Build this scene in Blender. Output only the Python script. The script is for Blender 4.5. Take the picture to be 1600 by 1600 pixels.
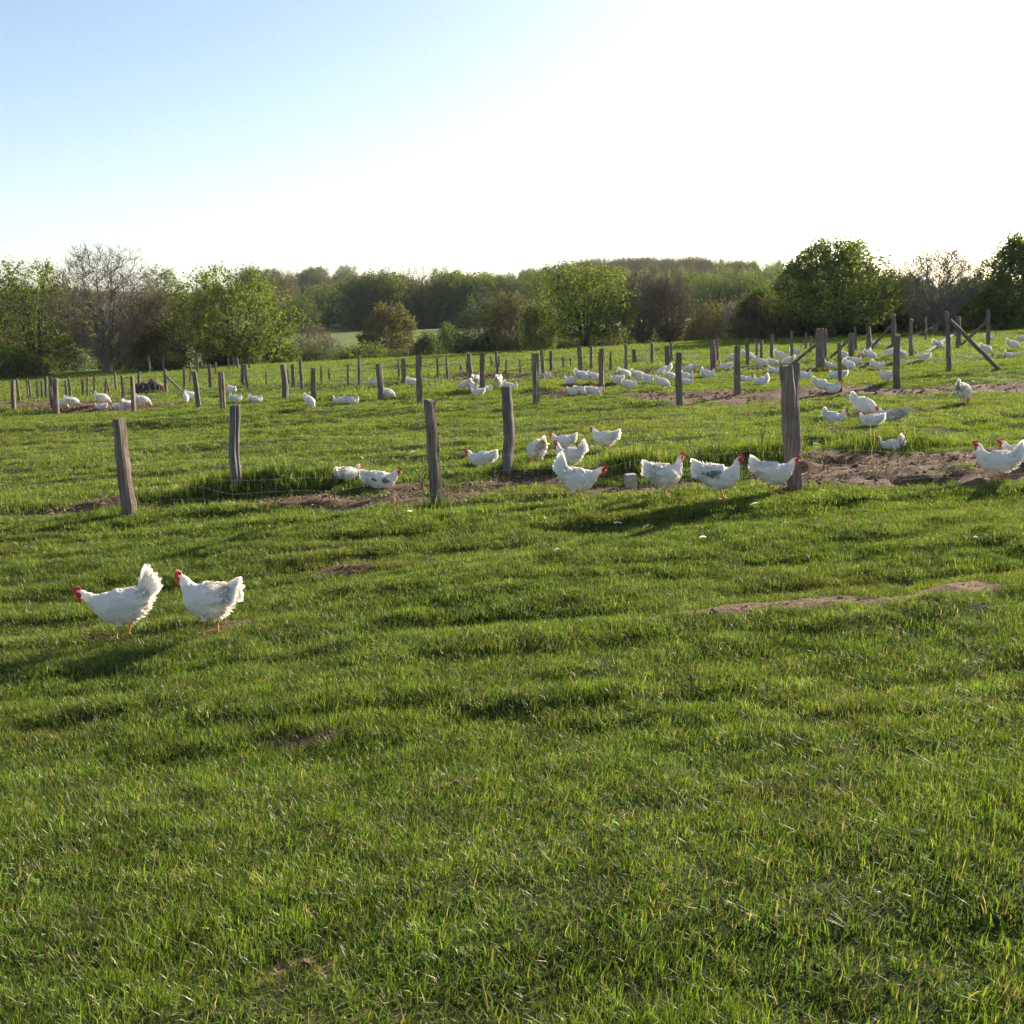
import bpy, math, random
import numpy as np
from mathutils import Vector, Matrix

# ------------------------------------------------------------------ clear
for o in list(bpy.data.objects):
    bpy.data.objects.remove(o, do_unlink=True)
SC = bpy.context.scene
COL = SC.collection

# ------------------------------------------------------------------ camera
EYE = 1.6
PITCH = math.atan(300.0 / 1604.0)
FPX = 1604.0                       # focal length in pixels of the 1600 px photograph
cam_d = bpy.data.cameras.new('camera')
cam_d.sensor_width = 36.0
cam_d.lens = 36.0 * FPX / 1600.0
cam_d.clip_start = 0.05
cam_d.clip_end = 6000.0
cam = bpy.data.objects.new('camera', cam_d)
COL.objects.link(cam)
cam.location = (0, 0, EYE)
cam.rotation_euler = (math.pi / 2 - PITCH, 0, 0)
SC.camera = cam

# ------------------------------------------------------------------ sky and sun
SUN_EL = math.radians(21.5)
SUN_AZ = math.radians(47.0)        # to the right of straight ahead
world = bpy.data.worlds.new('World')
SC.world = world
world.use_nodes = True
wn = world.node_tree.nodes
wl = world.node_tree.links
sky = wn.new('ShaderNodeTexSky')
sky.sky_type = 'NISHITA'
sky.sun_disc = False
sky.sun_elevation = SUN_EL
sky.sun_rotation = SUN_AZ
sky.altitude = 280
sky.air_density = 0.85
sky.dust_density = 1.6
sky.ozone_density = 0.3
wl.new(sky.outputs[0], wn['Background'].inputs['Color'])
wn['Background'].inputs['Strength'].default_value = 0.085
sun_d = bpy.data.lights.new('sun', 'SUN')
sun_d.energy = 5.0
sun_d.angle = math.radians(0.53)
sun_d.color = (1.0, 0.90, 0.74)
sun = bpy.data.objects.new('sun', sun_d)
COL.objects.link(sun)
S = Vector((math.sin(SUN_AZ) * math.cos(SUN_EL), math.cos(SUN_AZ) * math.cos(SUN_EL), math.sin(SUN_EL)))
sun.rotation_euler = (-S).to_track_quat('-Z', 'Y').to_euler()
sun.location = (30, 30, 40)

vs = SC.view_settings
vs.view_transform = 'Standard'
vs.look = 'None'
vs.gamma = 1.0
vs.exposure = 1.42
vs.use_curve_mapping = False
cy = SC.cycles
cy.max_bounces = 4
cy.diffuse_bounces = 2
cy.glossy_bounces = 2
cy.transmission_bounces = 3
cy.transparent_max_bounces = 4
cy.volume_bounces = 0
cy.use_adaptive_sampling = True
cy.adaptive_threshold = 0.03
cy.use_denoising = True
cy.denoiser = 'OPENIMAGEDENOISE'
cy.denoising_input_passes = 'RGB_ALBEDO_NORMAL'
cy.denoising_prefilter = 'NONE'
cy.sample_clamp_indirect = 4.0

# ------------------------------------------------------------------ helpers
def seeded(n): return np.random.default_rng(n)

def _hash(ix, iy, seed):
    h = (ix.astype(np.int64) * 374761393 + iy.astype(np.int64) * 668265263 + seed * 974711) & 0xffffffff
    h = ((h ^ (h >> 13)) * 1274126177) & 0xffffffff
    h = (h ^ (h >> 16)) & 0xffffffff
    return h.astype(np.float64) / 4294967295.0

def vnoise(x, y, seed=0):
    x = np.asarray(x, float); y = np.asarray(y, float)
    ix = np.floor(x); iy = np.floor(y)
    fx = x - ix; fy = y - iy
    fx = fx * fx * fx * (fx * (fx * 6 - 15) + 10); fy = fy * fy * fy * (fy * (fy * 6 - 15) + 10)
    a = _hash(ix, iy, seed); b = _hash(ix + 1, iy, seed)
    c = _hash(ix, iy + 1, seed); d = _hash(ix + 1, iy + 1, seed)
    return (a + (b - a) * fx) * (1 - fy) + (c + (d - c) * fx) * fy - 0.5

def fbm(x, y, seed=0, octv=3):
    s = 0; a = 1.0
    for k in range(octv):
        s = s + a * vnoise(x * 2 ** k + 17.3 * k, y * 2 ** k - 9.1 * k, seed + k)
        a *= 0.5
    return s

def sstep(a, b, t):
    t = np.clip((np.asarray(t, float) - a) / (b - a), 0, 1)
    return t * t * (3 - 2 * t)

def ray(x, y):
    """unit-depth direction through a pixel of the 1600 px photograph"""
    u = (x - 800.0) / FPX; v = (800.0 - y) / FPX
    c, s = math.cos(PITCH), math.sin(PITCH)
    d = np.array([u, c + v * s, -s + v * c])
    return d / d[1]

# ------------------------------------------------------------------ lie of the land
def macro(X, Y):
    X = np.asarray(X, float); Y = np.asarray(Y, float)
    z = 2.2 * np.tanh(X * 0.025) - 0.36 * sstep(0.3, 7.0, Y)
    # little valley behind the pasture, meadow, then the wooded hills
    left = sstep(-22, -8, X) * 0.75 + 0.25
    z = z - 3.4 * left * sstep(64, 92, Y)
    z = z + 3.1 * left * sstep(98, 128, Y) + 1.5 * sstep(120, 172, Y)
    z = z - z * sstep(150, 200, Y) * 0.6
    z = z + 13.0 * sstep(170, 430, Y)
    z = z + 4.5 * np.exp(-((X - 50) / 50) ** 2 - ((Y - 430) / 90) ** 2)
    z = z + 2.0 * fbm(X / 60, Y / 60, 71, 2) * sstep(180, 320, Y)
    z = z - 6.0 * sstep(480, 900, Y)
    return z

_TT = np.concatenate([np.linspace(1.5, 40, 6000), np.geomspace(40.01, 700, 1500)])
def _march(x, y, fn):
    d = ray(x, y)
    below = EYE + d[2] * _TT <= fn(d[0] * _TT, _TT)
    k = int(np.argmax(below)) if below.any() else len(_TT) - 1
    return float(d[0] * _TT[k]), float(_TT[k])

def ground_hit_macro(x, y):
    return _march(x, y, macro)

# soil / trampled places: polylines in photograph pixels, turned into ground coordinates
SOIL_PX = [  # (points, half width in m across, strength)
    ([(20, 812), (150, 795), (190, 798)], 0.26, 0.85),
    ([(250, 802), (420, 795), (560, 790), (680, 786), (780, 765)], 0.36, 0.95),
    ([(600, 774), (690, 775), (800, 757), (905, 760)], 0.36, 0.8),
    ([(930, 770), (1060, 765), (1180, 757)], 0.30, 0.75),
    ([(1268, 762), (1330, 748), (1420, 740), (1520, 738), (1700, 730)], 0.78, 1.05),
    ([(-30, 643), (120, 641), (225, 640)], 1.0, 1.0),
    ([(880, 622), (960, 623), (1060, 628)], 0.6, 0.95),
    ([(1075, 624), (1200, 621), (1320, 618), (1460, 614), (1660, 604)], 0.95, 1.05),
    ([(660, 599), (760, 594), (880, 592)], 0.8, 0.8),
    ([(960, 587), (1060, 582), (1250, 578)], 0.7, 0.65),
    ([(1010, 980), (1130, 970), (1250, 963), (1330, 958), (1440, 946), (1530, 939)], 0.12, 1.1),
    ([(720, 990), (840, 985)], 0.08, 0.75),
    ([(450, 1158), (520, 1152)], 0.055, 1.0),
    ([(690, 1216), (720, 1213)], 0.04, 1.0),
    ([(455, 1525), (500, 1518)], 0.04, 1.0),
    ([(505, 902), (560, 898)], 0.10, 0.75),
    ([(120, 1012), (165, 1008)], 0.06, 0.7),
    ([(330, 1000), (375, 985)], 0.09, 0.6),
]
SOIL = []
for pts, hw, st in SOIL_PX:
    SOIL.append((np.array([ground_hit_macro(*p) for p in pts]), hw, st))
# unmown tufts beneath the wire
TALL_PX = [
    ([(-20, 806), (90, 800), (190, 792)], 0.26, 0.9),
    ([(210, 788), (330, 778), (440, 772), (570, 768)], 0.30, 1.0),
    ([(690, 778), (790, 748), (860, 752)], 0.22, 0.6),
    ([(935, 752), (1040, 740), (1120, 733), (1215, 730)], 0.30, 1.0),
    ([(1255, 740), (1320, 726), (1420, 712)], 0.28, 1.0),
    ([(1420, 712), (1530, 706)], 0.2, 0.5),
    ([(400, 640), (480, 638), (560, 634)], 0.45, 0.6),
    ([(640, 630), (760, 622), (900, 620)], 0.45, 0.5),
    ([(195, 812), (230, 810)], 0.16, 0.9), ([(672, 800), (705, 797)], 0.14, 0.8),
]
TALL = []
for pts, hw, st in TALL_PX:
    TALL.append((np.array([ground_hit_macro(*p) for p in pts]), hw, st))

def line_mask(X, Y, lines, seed, ragged=0.9):
    X = np.asarray(X, float); Y = np.asarray(Y, float)
    m = np.zeros_like(X)
    jit = fbm(X * 1.7, Y * 1.7, seed, 3) + 0.7 * fbm(X * 6.5, Y * 6.5, seed + 9, 2)
    for P, hw, st in lines:
        d = np.full_like(X, 1e9)
        for a, b in zip(P[:-1], P[1:]):
            ab = b - a
            t = np.clip(((X - a[0]) * ab[0] + (Y - a[1]) * ab[1]) / (ab @ ab), 0, 1)
            d = np.minimum(d, np.hypot(X - a[0] - t * ab[0], Y - a[1] - t * ab[1]))
        m = np.maximum(m, st * (1 - sstep(0.55, 1.35, d / hw + jit * ragged)))
    return m

def bank(X, Y):
    """low grassy bank left where the mower cannot reach under the wires"""
    b = np.zeros_like(X)
    rag = 0.75 + 0.9 * fbm(X * 0.9, Y * 0.9, 131, 2)
    for P, hw, st in TALL[:8]:
        d = np.full_like(X, 1e9)
        for a, c in zip(P[:-1], P[1:]):
            ac = c - a
            t = np.clip(((X - a[0]) * ac[0] + (Y - a[1]) * ac[1]) / (ac @ ac), 0, 1)
            d = np.minimum(d, np.hypot(X - a[0] - t * ac[0], Y - a[1] - t * ac[1]))
        b = np.maximum(b, st * np.clip(rag, 0.3, 1.2) * np.exp(-(d / (0.95 * hw)) ** 2) * hw * 0.62)
    return b

def micro(X, Y):
    """small undulations of the pasture: long low ripples, hoof and claw dents"""
    X = np.asarray(X, float); Y = np.asarray(Y, float)
    fade = 1 - sstep(50, 66, Y)
    n = 0.12 * fbm(X * 0.16 + 4, (Y - 0.12 * X) * 0.62, 5, 2)
    b1 = fbm(X * 0.42, (Y - 0.15 * X) * 1.35, 15, 3)          # little terraces with a sharp lip
    n = n + 0.05 * b1 + 0.034 * sstep(-0.10, 0.10, b1)
    b2 = fbm(X * 0.9 + 31, (Y - 0.12 * X) * 2.6, 19, 2)
    n = n + 0.035 * sstep(-0.04, 0.06, b2) * (1 - sstep(12, 20, Y))
    n = n + 0.030 * fbm(X * 2.6, Y * 3.2, 25, 2)
    b3 = fbm(X * 0.13, (Y - 0.08 * X) * 0.5, 35, 3)
    n = n + (0.06 * b3 + 0.08 * sstep(-0.08, 0.12, b3) + 0.10 * fbm(X * 0.05, Y * 0.16, 36, 2)) * sstep(14, 24, Y)
    return n * fade * (0.5 + 0.5 * sstep(3.0, 6.0, Y)) + bank(X, Y)

def H(X, Y):
    return macro(X, Y) + micro(X, Y)

def ground_hit(x, y):
    return _march(x, y, H)

def at_depth(x, y, Y):
    d = ray(x, y)
    return np.array([d[0] * Y, Y, EYE + d[2] * Y])

# ------------------------------------------------------------------ object helpers
def mesh_from(name, verts, faces, mat=None, smooth=False):
    me = bpy.data.meshes.new(name)
    me.from_pydata([tuple(v) for v in verts], [], [tuple(f) for f in faces])
    me.update()
    if mat is not None:
        for m in (mat if isinstance(mat, (list, tuple)) else [mat]):
            me.materials.append(m)
    if smooth:
        me.polygons.foreach_set('use_smooth', np.ones(len(me.polygons), bool))
    return me

def mesh_np(name, verts, faces, mat=None, smooth=False):
    """fast path: verts (N,3), faces (M,k) arrays of one face size"""
    me = bpy.data.meshes.new(name)
    verts = np.asarray(verts, np.float32); faces = np.asarray(faces, np.int32)
    me.vertices.add(len(verts)); me.vertices.foreach_set('co', verts.ravel())
    k = faces.shape[1]
    me.loops.add(faces.size); me.loops.foreach_set('vertex_index', faces.ravel())
    me.polygons.add(len(faces))
    me.polygons.foreach_set('loop_start', np.arange(0, faces.size, k, dtype=np.int32))
    me.update(calc_edges=True)
    if mat is not None:
        for m in (mat if isinstance(mat, (list, tuple)) else [mat]):
            me.materials.append(m)
    if smooth:
        me.polygons.foreach_set('use_smooth', np.ones(len(faces), bool))
    return me

def link(name, me, parent=None, loc=None):
    o = bpy.data.objects.new(name, me)
    COL.objects.link(o)
    if parent is not None: o.parent = parent
    if loc is not None: o.location = loc
    return o

def tag(o, label=None, cat=None, group=None, kind=None):
    if label: o['label'] = label
    if cat: o['category'] = cat
    if group: o['group'] = group
    if kind: o['kind'] = kind
    return o

def empty(name, loc, rz=0.0):
    o = bpy.data.objects.new(name, None)
    o.empty_display_size = 0.1
    COL.objects.link(o)
    o.location = loc
    o.rotation_euler = (0, 0, rz)
    return o

# ------------------------------------------------------------------ materials
def new_mat(name):
    m = bpy.data.materials.new(name)
    m.use_nodes = True
    nt = m.node_tree
    nt.nodes.clear()
    out = nt.nodes.new('ShaderNodeOutputMaterial')
    return m, nt, out

def N(nt, typ, **kw):
    n = nt.nodes.new(typ)
    for k, v in kw.items():
        if k.startswith('in_'):
            n.inputs[k[3:].replace('_', ' ')].default_value = v
        else:
            setattr(n, k, v)
    return n

def ramp(nt, stops, fac=None):
    r = nt.nodes.new('ShaderNodeValToRGB')
    e = r.color_ramp.elements
    while len(e) > 1: e.remove(e[-1])
    e[0].position = stops[0][0]; e[0].color = (*stops[0][1], 1)
    for p, c in stops[1:]:
        q = e.new(p); q.color = (*c, 1)
    if fac is not None: nt.links.new(fac, r.inputs['Fac'])
    return r

def mixc(nt, a, b, fac, mode='MIX'):
    m = nt.nodes.new('ShaderNodeMix')
    m.data_type = 'RGBA'; m.blend_type = mode
    for sock, v in ((m.inputs[6], a), (m.inputs[7], b), (m.inputs[0], fac)):
        if hasattr(v, 'links') or isinstance(v, bpy.types.NodeSocket): nt.links.new(v, sock)
        elif isinstance(v, (int, float)): sock.default_value = v
        else: sock.default_value = (*v, 1)
    return m.outputs[2]

def leaf_shader(nt, out, color, trans=0.45, gloss=0.06, rough=0.4, tcol=None):
    L = nt.links
    d = N(nt, 'ShaderNodeBsdfDiffuse'); t = N(nt, 'ShaderNodeBsdfTranslucent')
    g = N(nt, 'ShaderNodeBsdfGlossy', in_Roughness=rough)
    g.inputs['Color'].default_value = (1, 1, 1, 1)
    L.new(color, d.inputs['Color'])
    L.new(tcol if tcol is not None else color, t.inputs['Color'])
    m1 = N(nt, 'ShaderNodeMixShader', in_Fac=trans)
    L.new(d.outputs[0], m1.inputs[1]); L.new(t.outputs[0], m1.inputs[2])
    m2 = N(nt, 'ShaderNodeMixShader', in_Fac=gloss)
    L.new(m1.outputs[0], m2.inputs[1]); L.new(g.outputs[0], m2.inputs[2])
    L.new(m2.outputs[0], out.inputs['Surface'])

def mat_grass():
    m, nt, out = new_mat('grass_blades')
    L = nt.links
    geo = N(nt, 'ShaderNodeNewGeometry')
    rnd = N(nt, 'ShaderNodeAttribute', attribute_name='tone')
    n1 = N(nt, 'ShaderNodeTexNoise', in_Scale=0.55, in_Detail=3.0)
    mp = N(nt, 'ShaderNodeMapping'); mp.inputs['Scale'].default_value = (0.55, 1.5, 1.0)
    L.new(geo.outputs['Position'], mp.inputs['Vector']); L.new(mp.outputs[0], n1.inputs['Vector'])
    n2 = N(nt, 'ShaderNodeTexNoise', in_Scale=5.0, in_Detail=2.0)
    L.new(geo.outputs['Position'], n2.inputs['Vector'])
    oi = N(nt, 'ShaderNodeObjectInfo')
    base = ramp(nt, [(0.0, (0.056, 0.092, 0.012)), (0.35, (0.112, 0.168, 0.018)),
                     (0.66, (0.185, 0.236, 0.029)), (0.90, (0.255, 0.272, 0.046)), (0.935, (0.20, 0.155, 0.055)),
                     (1.0, (0.36, 0.29, 0.14))], rnd.outputs['Fac'])
    dry = ramp(nt, [(0.56, (0, 0, 0)), (0.70, (1, 1, 1))], n1.outputs['Fac'])
    f1 = N(nt, 'ShaderNodeMath', operation='MULTIPLY', ); f1.inputs[1].default_value = 0.36
    L.new(dry.outputs[0], f1.inputs[0])
    c1 = mixc(nt, base.outputs[0], (0.165, 0.135, 0.034), f1.outputs[0])
    v = N(nt, 'ShaderNodeMapRange'); v.inputs['From Min'].default_value = 0.3; v.inputs['From Max'].default_value = 0.7
    v.inputs['To Min'].default_value = 0.62; v.inputs['To Max'].default_value = 1.25
    L.new(n2.outputs['Fac'], v.inputs['Value'])
    hs = N(nt, 'ShaderNodeHueSaturation')
    L.new(c1, hs.inputs['Color']); L.new(v.outputs[0], hs.inputs['Value'])
    tc = N(nt, 'ShaderNodeMix', data_type='RGBA', blend_type='MULTIPLY')
    tc.inputs[0].default_value = 1.0
    L.new(hs.outputs[0], tc.inputs[6]); tc.inputs[7].default_value = (1.35, 1.45, 0.75, 1)
    leaf_shader(nt, out, hs.outputs[0], trans=0.46, gloss=0.022, rough=0.42, tcol=tc.outputs[2])
    return m

def mat_ground():
    m, nt, out = new_mat('pasture_ground')
    L = nt.links
    geo = N(nt, 'ShaderNodeNewGeometry')
    soil = N(nt, 'ShaderNodeAttribute', attribute_name='soil')
    far = N(nt, 'ShaderNodeAttribute', attribute_name='far')
    n1 = N(nt, 'ShaderNodeTexNoise', in_Scale=26.0, in_Detail=6.0, in_Roughness=0.7)
    n2 = N(nt, 'ShaderNodeTexNoise', in_Scale=0.11, in_Detail=4.0)
    n3 = N(nt, 'ShaderNodeTexNoise', in_Scale=60.0, in_Detail=3.0)
    for n in (n1, n2, n3): L.new(geo.outputs['Position'], n.inputs['Vector'])
    thatch = ramp(nt, [(0.32, (0.016, 0.022, 0.006)), (0.52, (0.040, 0.052, 0.013)), (0.72, (0.085, 0.072, 0.030))], n1.outputs['Fac'])  # thatch tones darkened to look shaded, the shade is in the colour
    earth = ramp(nt, [(0.30, (0.055, 0.030, 0.018)), (0.5, (0.150, 0.086, 0.052)), (0.70, (0.32, 0.21, 0.14))], n1.outputs['Fac'])
    sp = ramp(nt, [(0.40, (0.55, 0.55, 0.55)), (0.62, (1.15, 1.12, 1.05))], n3.outputs['Fac'])
    earth2 = mixc(nt, earth.outputs[0], sp.outputs[0], 1.0, 'MULTIPLY')
    near = mixc(nt, thatch.outputs[0], earth2, soil.outputs['Fac'])
    meadow = ramp(nt, [(0.35, (0.088, 0.128, 0.022)), (0.65, (0.125, 0.158, 0.036))], n2.outputs['Fac'])
    c = mixc(nt, near, meadow.outputs[0], far.outputs['Fac'])
    b = N(nt, 'ShaderNodeBump', in_Strength=0.6, in_Distance=0.02)
    L.new(n1.outputs['Fac'], b.inputs['Height'])
    d = N(nt, 'ShaderNodeBsdfPrincipled', in_Roughness=0.95)
    d.inputs['Specular IOR Level'].default_value = 0.15
    L.new(c, d.inputs['Base Color']); L.new(b.outputs[0], d.inputs['Normal'])
    L.new(d.outputs[0], out.inputs['Surface'])
    return m

def mat_leaf(name, a, b, c, trans=0.45, gloss=0.012):
    m, nt, out = new_mat(name)
    rnd = N(nt, 'ShaderNodeAttribute', attribute_name='tone')
    r = ramp(nt, [(0.0, a), (0.5, b), (1.0, c)], rnd.outputs['Fac'])
    tc = mixc(nt, r.outputs[0], (1.3, 1.35, 0.75), 1.0, 'MULTIPLY')
    leaf_shader(nt, out, r.outputs[0], trans=trans, gloss=gloss, rough=0.6, tcol=tc)
    return m

def mat_bark(name, a, b, scale=6.0):
    m, nt, out = new_mat(name)
    L = nt.links
    tc = N(nt, 'ShaderNodeTexCoord')
    mp = N(nt, 'ShaderNodeMapping'); mp.inputs['Scale'].default_value = (1, 1, 0.25)
    n = N(nt, 'ShaderNodeTexNoise', in_Scale=scale, in_Detail=4.0)
    L.new(tc.outputs['Object'], mp.inputs['Vector']); L.new(mp.outputs[0], n.inputs['Vector'])
    r = ramp(nt, [(0.3, a), (0.7, b)], n.outputs['Fac'])
    d = N(nt, 'ShaderNodeBsdfPrincipled', in_Roughness=0.9)
    d.inputs['Specular IOR Level'].default_value = 0.2
    bp = N(nt, 'ShaderNodeBump', in_Strength=0.5, in_Distance=0.02)
    L.new(n.outputs['Fac'], bp.inputs['Height']); L.new(bp.outputs[0], d.inputs['Normal'])
    L.new(r.outputs[0], d.inputs['Base Color']); L.new(d.outputs[0], out.inputs['Surface'])
    return m

def mat_post():
    m, nt, out = new_mat('weathered_post_wood')
    L = nt.links
    tc = N(nt, 'ShaderNodeTexCoord'); oi = N(nt, 'ShaderNodeObjectInfo')
    off = N(nt, 'ShaderNodeVectorMath', operation='ADD')
    mul = N(nt, 'ShaderNodeMath', operation='MULTIPLY'); mul.inputs[1].default_value = 37.0
    L.new(oi.outputs['Random'], mul.inputs[0])
    L.new(tc.outputs['Object'], off.inputs[0]); L.new(mul.outputs[0], off.inputs[1])
    mp = N(nt, 'ShaderNodeMapping'); mp.inputs['Scale'].default_value = (1, 1, 0.07)
    L.new(off.outputs[0], mp.inputs['Vector'])
    n = N(nt, 'ShaderNodeTexNoise', in_Scale=46.0, in_Detail=5.0, in_Roughness=0.65)
    L.new(mp.outputs[0], n.inputs['Vector'])
    n2 = N(nt, 'ShaderNodeTexNoise', in_Scale=5.0, in_Detail=3.0)
    L.new(off.outputs[0], n2.inputs['Vector'])
    r = ramp(nt, [(0.30, (0.058, 0.050, 0.044)), (0.45, (0.150, 0.128, 0.112)), (0.72, (0.29, 0.255, 0.225))], n.outputs['Fac'])
    st = ramp(nt, [(0.42, (1, 1, 1)), (0.66, (0.86, 0.70, 0.58))], n2.outputs['Fac'])
    c = mixc(nt, r.outputs[0], st.outputs[0], 0.8, 'MULTIPLY')
    tint = ramp(nt, [(0.0, (0.8, 0.82, 0.86)), (1.0, (1.12, 1.0, 0.9))], oi.outputs['Random'])
    c = mixc(nt, c, tint.outputs[0], 1.0, 'MULTIPLY')
    b = N(nt, 'ShaderNodeBump', in_Strength=0.85, in_Distance=0.012)
    L.new(n.outputs['Fac'], b.inputs['Height'])
    d = N(nt, 'ShaderNodeBsdfPrincipled', in_Roughness=0.85)
    d.inputs['Specular IOR Level'].default_value = 0.25
    L.new(c, d.inputs['Base Color']); L.new(b.outputs[0], d.inputs['Normal'])
    L.new(d.outputs[0], out.inputs['Surface'])
    return m

def mat_simple(name, col, rough=0.6, metal=0.0, spec=0.4, noise=None):
    m, nt, out = new_mat(name)
    L = nt.links
    d = N(nt, 'ShaderNodeBsdfPrincipled', in_Roughness=rough, in_Metallic=metal)
    d.inputs['Specular IOR Level'].default_value = spec
    if noise:
        sc, col2 = noise
        tc = N(nt, 'ShaderNodeTexCoord')
        n = N(nt, 'ShaderNodeTexNoise', in_Scale=sc, in_Detail=4.0)
        L.new(tc.outputs['Object'], n.inputs['Vector'])
        r = ramp(nt, [(0.35, col), (0.65, col2)], n.outputs['Fac'])
        L.new(r.outputs[0], d.inputs['Base Color'])
        b = N(nt, 'ShaderNodeBump', in_Strength=0.5, in_Distance=0.01)
        L.new(n.outputs['Fac'], b.inputs['Height']); L.new(b.outputs[0], d.inputs['Normal'])
    else:
        d.inputs['Base Color'].default_value = (*col, 1)
    L.new(d.outputs[0], out.inputs['Surface'])
    return m

def mat_feather(name, dirt=0.25, dark=False):
    m, nt, out = new_mat(name)
    L = nt.links
    tc = N(nt, 'ShaderNodeTexCoord'); oi = N(nt, 'ShaderNodeObjectInfo')
    mul = N(nt, 'ShaderNodeMath', operation='MULTIPLY'); mul.inputs[1].default_value = 23.0
    L.new(oi.outputs['Random'], mul.inputs[0])
    off = N(nt, 'ShaderNodeVectorMath', operation='ADD')
    L.new(tc.outputs['Object'], off.inputs[0])
    if not dark: L.new(mul.outputs[0], off.inputs[1])
    n = N(nt, 'ShaderNodeTexNoise', in_Scale=9.0 if not dark else 7.0, in_Detail=3.0)
    L.new(off.outputs[0], n.inputs['Vector'])
    n2 = N(nt, 'ShaderNodeTexNoise', in_Scale=90.0, in_Detail=2.0)
    L.new(tc.outputs['Object'], n2.inputs['Vector'])
    cr = ramp(nt, [(0.3, (0.86, 0.80, 0.72)), (0.6, (0.93, 0.89, 0.82))], n2.outputs['Fac'])
    st = ramp(nt, [(0.60, (0, 0, 0)), (0.74, (1, 1, 1))] if not dark else [(0.44, (0, 0, 0)), (0.52, (1, 1, 1))], n.outputs['Fac'])
    f = N(nt, 'ShaderNodeMath', operation='MULTIPLY'); f.inputs[1].default_value = dirt
    L.new(st.outputs[0], f.inputs[0])
    c = mixc(nt, cr.outputs[0], (0.34, 0.22, 0.14) if not dark else (0.035, 0.030, 0.030), f.outputs[0])
    leaf_shader(nt, out, c, trans=0.36, gloss=0.02, rough=0.5)
    return m

M = {}
M['grass'] = mat_grass()
M['ground'] = mat_ground()
M['leaf_fresh'] = mat_leaf('leaves_fresh', (0.085, 0.120, 0.020), (0.145, 0.185, 0.030), (0.215, 0.240, 0.050))
M['leaf_mid'] = mat_leaf('leaves_mid', (0.065, 0.095, 0.022), (0.105, 0.140, 0.032), (0.160, 0.185, 0.052))
M['leaf_dark'] = mat_leaf('leaves_dark', (0.040, 0.060, 0.022), (0.062, 0.088, 0.030), (0.100, 0.125, 0.046))
M['leaf_olive'] = mat_leaf('leaves_olive', (0.075, 0.065, 0.026), (0.110, 0.100, 0.036), (0.160, 0.140, 0.052))
M['leaf_pale'] = mat_leaf('leaves_pale', (0.110, 0.130, 0.060), (0.165, 0.185, 0.085), (0.26, 0.27, 0.16))
M['leaf_rust'] = mat_leaf('leaves_rust', (0.075, 0.052, 0.034), (0.110, 0.080, 0.048), (0.160, 0.110, 0.062))
M['bark'] = mat_bark('bark_dark', (0.045, 0.038, 0.030), (0.105, 0.088, 0.070))
M['twig'] = mat_bark('twigs_grey', (0.135, 0.125, 0.108), (0.225, 0.21, 0.185))
M['twig_brown'] = mat_bark('twigs_brown', (0.125, 0.100, 0.080), (0.20, 0.160, 0.130))
M['twig_pale'] = mat_bark('twigs_pale', (0.24, 0.21, 0.16), (0.36, 0.32, 0.25))
M['post'] = mat_post()
M['wire'] = mat_simple('galvanised_wire', (0.36, 0.36, 0.34), 0.6, 0.0)
M['feather'] = mat_feather('white_feathers', 0.30)
M['feather_dirty'] = mat_feather('soiled_feathers', 0.85)
M['feather_dark'] = mat_feather('muddy_black_feathers', 0.78, True)
M['feather_grey'] = mat_simple('greyish_buff_feathers', (0.36, 0.31, 0.26), 0.8, 0, 0.2, (14.0, (0.52, 0.46, 0.40)))
M['comb'] = mat_simple('red_comb_skin', (0.55, 0.030, 0.020), 0.5, 0, 0.35, (60.0, (0.68, 0.06, 0.035)))
M['leg'] = mat_simple('orange_leg_scales', (0.52, 0.25, 0.085), 0.6, 0, 0.3, (120.0, (0.62, 0.34, 0.14)))
M['beak'] = mat_simple('horn_beak', (0.50, 0.33, 0.14), 0.45)
M['eye'] = mat_simple('dark_eye', (0.02, 0.012, 0.01), 0.2)
M['stone'] = mat_simple('pale_concrete', (0.30, 0.27, 0.22), 0.9, 0, 0.2, (18.0, (0.42, 0.38, 0.32)))
M['chip'] = mat_leaf('straw_and_wood_chips', (0.16, 0.10, 0.06), (0.30, 0.21, 0.13), (0.52, 0.42, 0.30), trans=0.1)
M['earth'] = mat_simple('bare_earth', (0.07, 0.050, 0.032), 0.95, 0, 0.1, (3.0, (0.14, 0.10, 0.055)))
M['board'] = mat_simple('old_dark_boards', (0.035, 0.034, 0.034), 0.85, 0, 0.2, (12.0, (0.07, 0.066, 0.062)))
M['weed'] = mat_simple('dry_weed_stalk', (0.10, 0.075, 0.04), 0.85, 0, 0.2, (20.0, (0.18, 0.13, 0.07)))

M['clod'] = mat_simple('earth_clods', (0.10, 0.066, 0.044), 0.95, 0, 0.1, (2.0, (0.25, 0.175, 0.12)))

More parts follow.
